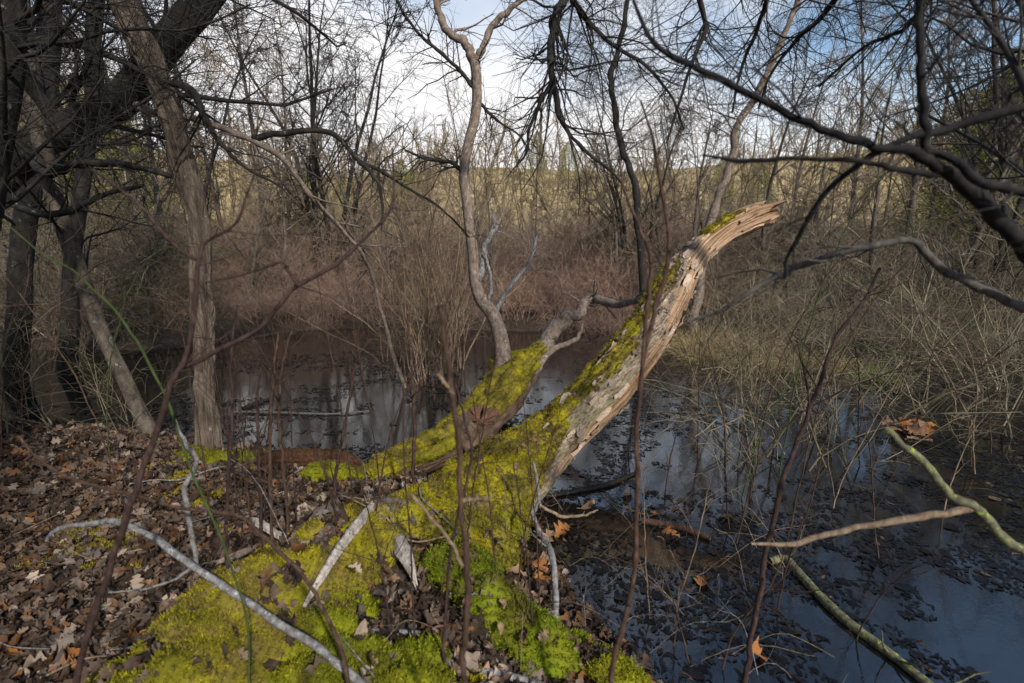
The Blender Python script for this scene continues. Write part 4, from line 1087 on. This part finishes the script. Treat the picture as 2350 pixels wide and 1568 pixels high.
# leaves one can pick out
LM = []
for k, (V, Q) in enumerate(TPL[:6]):
    row = []
    for cidx, c in enumerate([(.26, .105, .03), (.25, .165, .10), (.30, .24, .195), (.14, .075, .042)]):
        mb = MB(); mb.add(V, Q, None, np.array(c)); row.append(mb.mesh('leaf_%d_%d' % (k, cidx), M['leaf'], True, True))
    LM.append(row)
def leaves(pixels, z, size, cidx, label, group, floor=True):
    for (x, y) in pixels:
        p = onz(x, y, z)
        zz = max(gh(p[0], p[1]), 0.0)
        p = onz(x, y, zz + .012)
        o = link('fallen_leaf', LM[int(g.integers(0, 6))][int(g.choice(cidx))])
        o.location = p
        o.rotation_euler = (g.normal() * .35, g.normal() * .35, g.uniform(0, 6.28))
        s_ = g.uniform(*size); o.scale = (s_, s_, s_ * g.uniform(.8, 1.4))
        tag(o, label, 'leaf', group)
leaves([(1235, 1310), (1195, 1290), (1265, 1290), (1215, 1335), (1180, 1320), (1255, 1235), (1230, 1215), (1290, 1220), (1255, 1330), (1150, 1335)], .08, (.10, .16), [0, 0, 1], 'curled orange oak leaf heaped against the log base at the water', 'orange oak leaves by the log base')
leaves([(1500, 1180), (1348, 1165), (1615, 1335), (1665, 1190), (1440, 1135), (1475, 1570), (1735, 1500), (1430, 1480), (1540, 1230)], .0, (.08, .13), [0, 1], 'tan oak leaf floating on the dark pond', 'tan leaves on the pond')
leaves([(2090 + 60 * math.cos(k * 2.4) * (k / 16) ** .5, 985 + 26 * math.sin(k * 2.4) * (k / 16) ** .5) for k in range(16)], .05, (.12, .20), [3, 3, 3, 0], 'russet leaf in the raft of leaves floating on the pond', 'raft of russet leaves on the pond')
leaves([(g.uniform(20, 560), g.uniform(1120, 1540)) for _ in range(45)], .2, (.06, .11), [1, 2, 3, 0], 'large dry oak leaf on top of the leaf litter', 'large dry leaves on the litter')
leaves([(g.uniform(780, 1330), g.uniform(1300, 1560)) for _ in range(50)], .25, (.05, .09), [1, 2, 3, 2], 'pale dry leaf lying between the moss cushions', 'pale leaves between the moss cushions')
leaves([(g.uniform(880, 1060), g.uniform(1095, 1125)) for _ in range(26)] + [(g.uniform(560, 860), g.uniform(1120, 1180)) for _ in range(20)], .22, (.05, .10), [1, 2, 3], 'small brown leaf in the hollow behind the log base', 'small leaves behind the log base')

# wet leaves, bits and scum on the water
mb = MB(); K = 120000
P = np.column_stack([g.uniform(-6, 6.5, K), 1.0 + 9.0 * g.random(K) * g.random(K) ** .35])
s = sdist(P, bank)
Q3 = np.column_stack([P, np.zeros(K)])
cl_ = fbm(Q3 * .8 + 12, 3) * .55 + fbm(Q3 * 5 + 2, 3) * .6 + .10 * sstep(.9, .0, -s) + .045 * sstep(.2, .8, P[:, 0]) * sstep(4.2, 3.2, P[:, 1]) - .05 * sstep(-.2, -.8, P[:, 0]) - .03 * sstep(3, 5, P[:, 1])
keep = (s < .02) & (cl_ > .555) & (gheight(P) < .0)
P = P[keep]; s = s[keep]; K = len(P)
pp = np.column_stack([P, g.uniform(.000, .005, K)])
cc = np.array([[.005, .0042, .0038]]) * g.uniform(.4, 2.2, (K, 1))
sel = g.random(K) < .018; cc[sel] = np.array([.12, .07, .04]) * g.uniform(.5, 1.3, (sel.sum(), 1))
bits = []                                 # curled slivers and scraps, a few triangles each
for k in range(5):
    gb = np.random.default_rng(450 + k)
    t_ = np.linspace(-.5, .5, 4); w_ = np.array([.05, .22, .19, .03]) * gb.uniform(.6, 1.6)
    mid = .25 * gb.normal() * t_ ** 2 * 2
    top = np.column_stack([t_, mid + w_, .14 * gb.random(4)]); bot = np.column_stack([t_, mid - w_ * gb.uniform(.5, 1), .05 * gb.random(4)])
    bits.append((np.vstack([top, bot]), np.array([(q_, q_ + 4, q_ + 5, q_ + 1) for q_ in range(3)])))
flat = bits + [(V * np.array([1, 1.2, .06]), Q) for V, Q in TPL[:4]]
big = g.random(K) < .05
w_ = np.where(big, g.integers(5, 9, K), g.integers(0, 5, K))
Rz = rot_to(np.tile([0, 0, 1.], (K, 1)) + g.normal(size=(K, 3)) * [.07, .07, 0], g.normal(size=K) * .9)
sz = np.where(big, g.uniform(.05, .09, K), g.uniform(.012, .05, K))
for k, (V, Q) in enumerate(flat):
    s_ = w_ == k
    V = V.copy(); V[:, 2] -= V[:, 2].mean() * .6
    scatter(mb, V, Q, None, pp[s_], Rz[s_], sz[s_], cc[s_])
tag(mb.build('floating_debris', M['leaf_wet'], colors=True), 'black sodden leaves and scum floating over the pond', 'debris', kind='stuff')
# dry straw and fine shoots round the log base and along the near shallows
g = np.random.default_rng(470)
for k in range(34):
    p = onz(g.uniform(1240, 1800), g.uniform(1150, 1600), 0.0) if k < 24 else onz(g.uniform(560, 1250), g.uniform(1180, 1540), .25)
    p[2] = gh(p[0], p[1]) if k >= 24 else -.03
    L = g.uniform(.25, .75); a_ = g.uniform(0, 6.28); el = g.uniform(.15, 1.1)
    d_ = np.array([math.cos(a_) * math.cos(el), math.sin(a_) * math.cos(el) * .6, math.sin(el)])
    Pq = np.array([p, p + d_ * L * .5 + [0, 0, .05], p + d_ * L + [0, 0, -.05 - .1 * g.random()]])
    C = catmull(Pq, 18) + g.normal(size=(18, 3)) * .0012; r = np.linspace(.0019, .0009, 18)
    mb = MB(); mb.tubes(C, r, 4)
    if k % 2:
        a1, b1 = sprout(g, C[None], r[None], 3, .3, .95, (20, 55), (.06, .2), 5, .15, .1, .7, .0008); mb.tubes(a1, b1, 3)
    o = mb.build('straw_stalk', M['stem_tan'] if k % 3 else M['stem_lichen'])
    if k < 24: tag(o, 'fine pale straw stalk standing over the dark water by the log base', 'stalk', 'straw stalks by the log base')
    else: tag(o, 'fine pale straw stalk lying over the moss and litter', 'stalk', 'straw stalks on the moss')

g = np.random.default_rng(480)
# fallen twigs on the bank
for k in range(46):
    x, y = g.uniform(-2.6, .5), g.uniform(1.3, 4.2)
    if gh(x, y) < .06: continue
    a = g.uniform(0, 6.28); L = g.uniform(.15, .7)
    e = np.array([math.cos(a), math.sin(a)]) * L
    P = np.array([[x + e[0] * t_ + g.normal() * .02, y + e[1] * t_ + g.normal() * .02, 0] for t_ in np.linspace(0, 1, 5)])
    P[:, 2] = np.maximum(gheight(P[:, :2]), 0) + .02 + g.uniform(0, .03)
    C = catmull(P, 16); r = np.linspace(1, .5, 16) * g.uniform(.002, .006)
    mb = MB(); mb.tubes(C, r, 5)
    if L > .4:
        a1, b1 = sprout(g, C[None], r[None], 3, .3, .9, (30, 60), (.08, .2), 4, .15, .1, .6, .001); mb.tubes(a1, b1, 4)
    o = mb.build('fallen_twig', M[['stem_brown', 'stem_lichen', 'stem_tan', 'stem_lichen'][k % 4]])
    tag(o, ['brown', 'grey lichened', 'tan', 'grey lichened'][k % 4] + ' fallen twig lying on the leaf litter', 'twig', 'fallen twigs on the litter')

# ------------------------------------------------------------------ shrubs, thickets and the bare wood behind
def shrub_tpl(seed, stems=20, hgt=(1.4, 2.8), spread=.45, lean=.28, c1=6, c2=4, r0=.009, rmin=.0032, droop=0.1, l1=(.25, .5), c3=0):
    g = np.random.default_rng(seed); mb = MB()
    n = 7
    b0 = np.column_stack([g.normal(size=(stems, 2)) * spread * .5, np.full(stems, -.12)])
    d = unit(np.column_stack([b0[:, :2] * lean * 2 + g.normal(size=(stems, 2)) * lean, np.ones(stems)]))
    L = g.uniform(*hgt, stems)
    nzz = np.cumsum(g.normal(size=(stems, n - 1, 3)) * .15, axis=1)
    D = unit(d[:, None] + nzz - np.array([0, 0, droop]) * np.linspace(0, 1, n - 1)[None, :, None] ** 2)
    P = np.concatenate([b0[:, None], b0[:, None] + np.cumsum(D * (L / (n - 1))[:, None, None], 1)], 1)
    R = np.linspace(1, .35, n)[None] * g.uniform(.6, 1.2, stems)[:, None] * r0
    mb.tubes(P, R, 4)
    a1, b1 = sprout(g, P, R, c1, .25, 1, (25, 65), l1, 6, .22, .1, .6, rmin * 1.2, lref=.3); mb.tubes(a1, b1, 3)
    a2, b2 = sprout(g, a1, b1, c2, .15, 1, (25, 70), (.3, .7), 5, .24, .05, .7, rmin); mb.tubes(a2, b2, 3)
    if c3:
        a3, b3 = sprout(g, a2, b2, c3, .15, 1, (25, 70), (.3, .6), 3, .18, .05, .7, rmin); mb.tubes(a3, b3, 3)
    return mb
RED = [shrub_tpl(500 + k, 20, (1.3, 2.5), .8, .32, 6, 3, .0095, .0042).mesh('red_shrub_%d' % k, M['twig_red']) for k in range(4)]
BRN = [shrub_tpl(510 + k, 15, (1.8, 3.3), .8, .24, 6, 3, .012, .005).mesh('brown_shrub_%d' % k, M['twig_brown']) for k in range(4)]
GRY = [shrub_tpl(520 + k, 18, (1.4, 3.0), .8, .45, 6, 3, .009, .0038, .9).mesh('bramble_%d' % k, M['twig_grey']) for k in range(4)]
GRN = [shrub_tpl(530 + k, 16, (1.6, 3.2), .8, .5, 6, 3, .009, .004, .9).mesh('green_bramble_%d' % k, M['twig_green']) for k in range(3)]
SPR = [shrub_tpl(540 + k, 8, (1.4, 2.5), .30, .34, 5, 3, .012, .0024, .3).mesh('sparse_shrub_%d' % k, M['twig_olive']) for k in range(3)]
TAN = [shrub_tpl(550 + k, 10, (1.5, 3.2), .45, .15, 5, 3, .017, .0026, .0).mesh('coppice_%d' % k, M['stem_tan']) for k in range(2)]
g = np.random.default_rng(600)
def plant(mesh, name, label, cat, group, x, y, s=1.0, z=None):
    o = link(name, mesh)
    o.location = (x, y, gh(x, y) if z is None else z)
    o.rotation_euler = (g.normal() * .05, g.normal() * .05, g.uniform(0, 6.28))
    o.scale = (s * g.uniform(.9, 1.15), s * g.uniform(.9, 1.15), s * g.uniform(.85, 1.15))
    return tag(o, label, cat, group)
def fan(px0, px1, y0, y1):
    y = g.uniform(y0, y1); px = g.uniform(px0, px1)
    return (px - W0 / 2) / F0 * y, y
for k in range(110):
    x, y = fan(380, 1650, 10.2, 16)
    plant(RED[k % 4], 'thicket_shrub', 'reddish brown leafless shrub packed into the thicket on the far shore', 'shrub', 'reddish shrubs of the far thicket', x, y, g.uniform(.65, 1.4) * (.34 + .60 * min(1, (y - 10.2) / 5)))
for k in range(150):
    x, y = fan(150, 2100, 12.5, 24)
    plant(BRN[k % 4], 'thicket_shrub', 'taller grey-brown leafless shrub rising behind the reddish thicket', 'shrub', 'taller shrubs behind the thicket', x, y, g.uniform(.5, 1.15) * (.75 + .035 * (y - 12.5)))
for k in range(60):
    x, y = fan(1560, 2500, 7.6, 13)
    if x < 2.2 and y < 9: x += 1.2
    tint = 'grey' if k % 7 < 4 else 'olive green'
    plant((GRY + GRN)[k % 7], 'bramble_bush', 'tangled ' + tint + ' bramble of arching canes in the flooded shallows', 'bush', tint + ' brambles in the flooded shallows', x, y, g.uniform(.8, 1.1) * (.42 + .5 * min(1, (y - 7.2) / 4.5)))
for k in range(36):
    x, y = fan(-300, 420, 8.8, 12.8)
    plant((GRY + GRN + BRN)[k % 11], 'dark_bramble', 'tangled bramble at the foot of the shadowed trunks across the narrow water', 'bush', 'brambles below the shadowed trunks', x, y, g.uniform(.7, 1.1))
for (px, py, s_) in [(1700, 1010, .8), (1760, 1060, .75), (1830, 1000, .9), (1890, 1060, .7), (1660, 960, .8), (1950, 960, .9), (2040, 930, 1.0), (2150, 950, 1.0), (2250, 980, 1.0), (1720, 920, .8), (1610, 890, .7), (2300, 900, 1.0), (1850, 920, .8)]:
    p = onz(px, py, 0)
    plant(SPR[int(g.integers(0, 3))], 'water_shrub', 'sparse slender-stemmed shrub standing in open water beside the brambles', 'shrub', 'sparse shrubs standing in water', p[0], p[1], s_, -.05)
for (px, py, s_) in [(20, 985, .75), (120, 1000, .6), (-60, 1060, .8), (300, 1000, .4)]:
    p = onz(px, py, .1)
    o = plant(SPR[int(g.integers(0, 3))], 'bank_shrub', 'bare twiggy shrub at the water edge of the leafy bank', 'shrub', 'bare shrubs along the leafy bank', p[0], p[1], s_)
for k in range(16):
    px = g.uniform(1650, 2450) if k < 11 else g.uniform(-100, 330); d = g.uniform(2.2, 5.5)
    a_ = at(px, 1000, d); zz = min(gh(a_[0], a_[1]), 0) - .05
    sg = g.choice([-1, 1]); L = g.uniform(.8, 1.8); hh = g.uniform(.9, 2.2)
    if abs(a_[0] + sg * L) < 1.2: sg = -sg
    P = np.array([[a_[0], a_[1], zz], [a_[0] + sg * L * .12, a_[1], hh * .55], [a_[0] + sg * L * .45, a_[1] + g.normal() * .2, hh], [a_[0] + sg * L, a_[1] + g.normal() * .3, hh * g.uniform(.7, 1.05)], [a_[0] + sg * L * 1.5, a_[1] + g.normal() * .3, hh * g.uniform(.3, .8)]])
    C = catmull(P, 50); C = C + g.normal(size=C.shape) * .004; r = np.linspace(.0055, .0016, 50)
    mb = MB(); mb.tubes(C, r, 5)
    a1, b1 = sprout(g, C[None], r[None], 12, .2, 1, (25, 70), (.1, .5), 6, .2, -.05, .6, .0013); mb.tubes(a1, b1, 4)
    a2, b2 = sprout(g, a1, b1, 3, .2, 1, (25, 70), (.05, .2), 4, .2, 0, .6, .0011); mb.tubes(a2, b2, 3)
    o = mb.build('arching_cane', M['stem_green'] if k % 5 == 0 else M['stem_brown'])
    if k < 11: tag(o, ('green' if k % 5 == 0 else 'brown') + ' arching cane with side twigs rising from the flooded shallows', 'cane', ('green' if k % 5 == 0 else 'brown') + ' arching canes over the shallows')
    else: tag(o, ('green' if k % 5 == 0 else 'brown') + ' arching cane among the dark leaning trunks', 'cane', ('green' if k % 5 == 0 else 'brown') + ' arching canes among the dark trunks')
for (px, py, s_) in [(960, 862, .8), (1005, 852, .95), (985, 815, 1.05), (1040, 822, .9), (935, 830, .8), (1015, 800, 1.0), (1060, 845, .8), (985, 870, .7)]:
    p = onz(px, py, 0)
    plant(TAN[int(g.integers(0, 2))], 'coppice_clump', 'clump of straight tan stems rising from water beside the crooked tree', 'shrub', 'tan stem clumps beside the crooked tree', p[0], p[1], s_, -.05)

# tussocks of dead grass
def tuss_tpl(seed, n=220, h=(.25, .6), c=(.34, .26, .13)):
    g = np.random.default_rng(seed); mb = MB()
    b0 = np.column_stack([g.normal(size=(n, 2)) * .10, np.zeros(n)])
    d = unit(np.column_stack([b0[:, :2] * 5 + g.normal(size=(n, 2)) * .35, np.ones(n)]))
    L = g.uniform(*h, n); k = np.linspace(0, 1, 5)[None, :, None]
    P = b0[:, None] + d[:, None] * (L[:, None, None] * k) - np.array([0, 0, 1]) * (k ** 2) * (L * g.uniform(.1, .7, n))[:, None, None]
    mb.tubes(P, np.linspace(.0035, .001, 5)[None].repeat(n, 0), 3, np.array(c) * g.uniform(.5, 1.3, (n, 1)))
    return mb.mesh('tussock_%d' % seed, M['grass'], True, True)
TU = [tuss_tpl(1), tuss_tpl(2, 200, (.2, .5), (.27, .22, .10)), tuss_tpl(3, 200, (.2, .5), (.16, .19, .06))]
for (px, py, s_) in [(1600, 815, 1.3), (1650, 830, 1.2), (1560, 790, 1.2), (1700, 850, 1.2), (1760, 845, 1.0), (1820, 840, 1.1), (1900, 850, 1.0), (1630, 790, 1.2), (1720, 810, 1.2), (2000, 870, 1.0)]:
    p = onz(px, py, .0)
    plant(TU[int(g.integers(0, 3))], 'grass_tussock', 'tussock of dead straw grass at the foot of the brambles', 'grass', 'dead grass tussocks by the brambles', p[0], p[1], s_, max(gh(p[0], p[1]), 0) - .02)
# bare trees: trunk + crown, a few kinds, copied
def tree_tpl(seed, H=9.0, r0=.11, mat_t=None, mat_c=None, lean=.05, c1=18, c2=8, c3=6, c4=3, rmin=.0045, multi=1, ang=(30, 60), trop=.35, drp=0):
    g = np.random.default_rng(seed)
    P = []; R = []
    for m_ in range(multi):
        n = 12
        d = unit(np.array([g.normal() * lean + (.12 * math.cos(m_ * 2.3) if multi > 1 else 0), g.normal() * lean + (.12 * math.sin(m_ * 2.3) if multi > 1 else 0), 1]))
        nzz = np.cumsum(g.normal(size=(n - 1, 3)) * .06, axis=0)
        D = unit(d + nzz); D[:, 2] = np.abs(D[:, 2])
        h = H * g.uniform(.8, 1.0)
        b0 = np.array([g.normal() * .12, g.normal() * .12, -.2]) * (multi > 1) + np.array([0, 0, -.15])
        P.append(np.vstack([b0, b0 + np.cumsum(D * h / (n - 1), 0)])); R.append(np.linspace(1, .12, n) * r0)
    P = np.array(P); R = np.array(R)
    mt = MB(); mt.tubes(P, R, 8)
    mc = MB()
    a1, b1 = sprout(g, P, R, c1, .18, .98, ang, (.22, .42), 7, .10, trop, .5, rmin * 2.2, lref=.55)
    mc.tubes(a1, b1, 4)
    a2, b2 = sprout(g, a1, b1, c2, .15, 1, (28, 62), (.3, .6), 5, .13, trop * .5 + drp, .55, rmin * 1.5, lref=.4); mc.tubes(a2, b2, 3)
    a3, b3 = sprout(g, a2, b2, c3, .12, 1, (28, 65), (.3, .65), 4, .15, drp, .6, rmin, lref=.3); mc.tubes(a3, b3, 3)
    if c4:
        a4, b4 = sprout(g, a3, b3, c4, .1, 1, (28, 70), (.35, .7), 3, .18, drp, .7, rmin * .8, lref=.2); mc.tubes(a4, b4, 3)
    return mt.mesh('trunk_mesh_%d' % seed, mat_t), mc.mesh('crown_mesh_%d' % seed, mat_c)
bg, bd = M['bark_grey'], M['bark_dark']
TR = {
 'tall': [tree_tpl(700 + k, 10, .10, bg, M['twig_brown'], .05, 18, 7, 5, 2, .0062) for k in range(3)],
 'multi': [tree_tpl(710 + k, 9, .075, bd, M['twig_dark'], .06, 12, 7, 5, 2, .0055, 3, (25, 55), .3, -.15) for k in range(2)],
 'low': [tree_tpl(720 + k, 6.0, .07, bg, M['twig_grey'], .14, 16, 7, 5, 2, .0055, 1, (35, 75), .15) for k in range(3)],
 'thin': [tree_tpl(730 + k, 6.5, .03, bg, M['twig_brown'], .07, 12, 6, 4, 0, .0035, 1, (20, 45), .4) for k in range(2)],
}
def put_tree(kind, i, name, label, group, x, y, s, rz=None, rx=0, ry=0):
    tr, cr = TR[kind][i % len(TR[kind])]
    t = thing(name, label, 'tree', group, (x, y, gh(x, y)))
    t.rotation_euler = (rx, ry, g.uniform(0, 6.28) if rz is None else rz)
    t.scale = (s, s, s)
    link('trunk', tr, t); link('crown', cr, t)
    return t
def px2x(px, y): return (px - W0 / 2) / F0 * y
for k, (px, y, s_) in enumerate([(620, 15, 1.1), (545, 17, 1.0), (330, 14, 1.1), (180, 16, 1.2), (60, 13, 1.1), (460, 21, 1.2), (-80, 15, 1.2), (250, 20, 1.2), (2050, 15, 1.1), (2200, 13, 1.1), (2320, 15, 1.2), (1950, 20, 1.2), (2450, 13, 1.2), (2120, 19, 1.2), (690, 24, 1.2), (880, 30, 1.0), (1560, 26, 1.0), (1800, 24, 1.1)]):
    put_tree('tall', k, 'bare_tree', 'tall bare tree with a fine twiggy crown standing behind the thicket', 'tall bare trees behind the thicket', px2x(px, y), y, s_)
for k, (px, y, s_) in enumerate([(735, 13.5, 1.15), (770, 14.5, 1.1), (400, 12, 1.0), (2260, 10.5, 1.0), (1460, 13, .75)]):
    put_tree('multi', k, 'many_stemmed_tree', 'many-stemmed dark tree with drooping fine twigs at the thicket edge', 'many-stemmed dark trees', px2x(px, y), y, s_)
for k, (px, y, s_) in enumerate([(870, 13, 1.0), (950, 15, .9), (1330, 15, .8), (1420, 11.5, .85), (1530, 13, .9), (1600, 11, .9), (1740, 12, 1.0), (1860, 11, 1.0), (2010, 10.5, 1.0), (2140, 9.5, 1.0), (2330, 9, 1.0), (150, 10, .9), (20, 9, 1.0), (300, 11, .9), (640, 12.5, .9), (560, 12, .8)]):
    put_tree('low', k, 'low_tree', 'low spreading bare tree rising out of the thicket', 'low bare trees in the thicket', px2x(px, y), y, s_)
for k, (px, y, s_) in enumerate([(1110, 11, 1.0), (1135, 11.5, .95), (1160, 11, 1.05), (1090, 12, .9), (1230, 13, .8), (1010, 12.5, .8), (1290, 12, .7), (900, 11.5, .8), (840, 14, .8), (1200, 15, .8), (1340, 16, .9), (1480, 17, .9), (1050, 16, .8), (760, 17, .9), (1560, 15, .8), (660, 16, .9), (1730, 16, .9), (980, 19, 1.0), (1260, 20, 1.0), (1400, 20, 1.0), (1620, 20, 1.0), (870, 21, 1.0), (1660, 10, .8), (1900, 9.5, .8)]):
    put_tree('thin', k, 'slim_sapling', 'slim upright sapling with thin ascending twigs in the far thicket', 'slim saplings of the far thicket', px2x(px, y), y, s_)
# the pale leaning tree behind the broken end of the log
t = thing('pale_leaning_tree', 'pale leaning tree behind the broken log end, its dark top bending over', 'tree')
o, C, r = bough(t, 'trunk', [(1585, 760, 9.5), (1608, 640, 9.5), (1632, 505, 9.5), (1656, 430, 9.5), (1680, 365, 9.5), (1690, 285, 9.5), (1731, 230, 9.5), (1766, 160, 9.5), (1796, 80, 9.5), (1828, 12, 9.5), (1860, -100, 9.5)], [11, 9, 8, 7.5, 7, 6, 5], M['bark_pale'], n=80, sides=12, seed=111)
crownify(t, C, r, M['twig_dark'], np.random.default_rng(112), 20, .45, (1.0, 2.6), .2, 7, 6, 2, .0030, 'crown')
t = thing('mossy_dark_tree', 'dark knotted trunk with hanging twigs seen against the bright cloud', 'tree')
o, C, r = bough(t, 'trunk', [(1478, 745, 9.0), (1470, 600, 9.0), (1458, 455, 9.0), (1446, 390, 9.0), (1423, 325, 9.0), (1413, 250, 9.0), (1402, 180, 9.0), (1420, 110, 9.0), (1440, 0, 9.0), (1450, -120, 9.0)], [8, 8, 7, 7, 6, 5.5, 5], M['bark_dark'], n=80, sides=12, seed=113)
crownify(t, C, r, M['twig_dark'], np.random.default_rng(114), 20, .40, (.9, 2.2), -.1, 7, 5, 2, .0028, 'crown')

# evergreen trees on the hill foot and beside the water
def ever_tpl(seed, H=9, W=2.2, n=9000, c=(.17, .18, .03), sz=.16):
    g = np.random.default_rng(seed); mb = MB()
    t_ = g.beta(1.2, 1.3, n); a = g.uniform(0, 6.28, n)
    lob = .55 + .9 * fbm(np.column_stack([np.cos(a) * 1.6, np.sin(a) * 1.6, t_ * 6]) + seed, 3)
    rr = W * np.sqrt(np.clip(1 - t_, 0, 1)) * lob * g.uniform(.45, 1.0, n)
    p = np.column_stack([np.cos(a) * rr, np.sin(a) * rr, H * (.15 + .85 * t_)])
    d = unit(np.column_stack([np.cos(a), np.sin(a), g.normal(size=n) * .5 + .1]) + g.normal(size=(n, 3)) * .5)
    s_ = unit(np.cross(d, g.normal(size=(n, 3)))) * sz * .22
    L = sz * g.uniform(.6, 1.3, n)[:, None]
    P = np.stack([p - s_, p + s_, p + d * L], 1)
    cc = np.repeat(np.array(c) * g.uniform(.5, 1.5, (n, 1)), 3, 0)
    mb.add(P.reshape(-1, 3), None, np.arange(3 * n).reshape(-1, 3), cc)
    mt = MB(); mt.tubes(np.array([[0, 0, -.2], [.05, 0, H * .5], [0, .05, H * .95]]), np.array([.14, .09, .02]), 7)
    return mt.mesh('ever_trunk_%d' % seed, bd), mb.mesh('ever_crown_%d' % seed, M['foliage'], False, True)
TR['pine'] = [ever_tpl(801), ever_tpl(802, 8, 2.6)]
for k, (px, y, s_) in enumerate([(930, 60, .8), (960, 62, .75), (250, 34, 1.3), (120, 30, 1.3), (330, 40, 1.2), (1720, 58, .9), (1640, 64, .8), (30, 26, 1.2), (2330, 24, 1.3), (2230, 30, 1.3), (2440, 20, 1.2), (1300, 75, .8), (1230, 78, .8), (450, 45, 1.0), (205, 19, .8), (95, 17, .8), (300, 23, .9), (2265, 16, .85), (2390, 14, .8), (2160, 21, .9), (720, 40, .8), (800, 46, .8)]):
    put_tree('pine', k, 'evergreen_tree', 'yellow-green evergreen tree showing through the bare wood', 'evergreens beyond the thicket', px2x(px, y), y, s_)

for k, (x, y, s_) in enumerate([(-1.9, -1.9, .75), (-4.1, -1.3, .8), (-6.5, -.5, .8)]):  # unseen trees added behind the camera so their shade darkens the left bank
    put_tree('pine', k, 'added_shade_evergreen', 'dense evergreen added unseen behind the camera to shade the litter', 'unseen evergreens added to shade the bank', x, y, s_)
# far wood on the hillside: one mass
g = np.random.default_rng(900)
mb = MB()
ft = [shrub_tpl(900 + k, 1, (6.5, 9.5), .1, .05, 14, 5, .10, .016, 0, (.18, .34)).arrays() for k in range(3)]
K = 620
yy = g.uniform(26, 105, K); xx = g.uniform(-1.15, 1.15, K) * yy
zz = gheight(np.column_stack([xx, yy]))
for k in range(3):
    s_ = np.arange(K) % 3 == k
    v, q, t_, c = ft[k]
    scatter(mb, v.astype(float), q, None, np.column_stack([xx, yy, zz])[s_], rotz(g.uniform(0, 6.28, s_.sum())), g.uniform(.7, 1.2, s_.sum()))
tag(mb.build('far_wood', M['twig_far']), 'far leafless wood covering the straw hillside, both tinted golden as if sunlit', 'woodland', kind='stuff')
# understorey brush behind the first shrubs: one mass
mb = MB()
ft = [shrub_tpl(920 + k, 12, (1.3, 2.4), .9, .25, 5, 3, .011, .006).arrays() for k in range(3)]
K = 240
yy = g.uniform(15, 32, K); xx = g.uniform(-1.15, 1.15, K) * yy
zz = gheight(np.column_stack([xx, yy]))
for k in range(3):
    s_ = np.arange(K) % 3 == k
    v, q, t_, c = ft[k]
    scatter(mb, v.astype(float), q, None, np.column_stack([xx, yy, zz])[s_], rotz(g.uniform(0, 6.28, s_.sum())), g.uniform(.8, 1.3, s_.sum()))
tag(mb.build('understorey_brush', M['twig_brown']), 'dense brown understorey brush filling the wood behind the thicket', 'brush', kind='stuff')
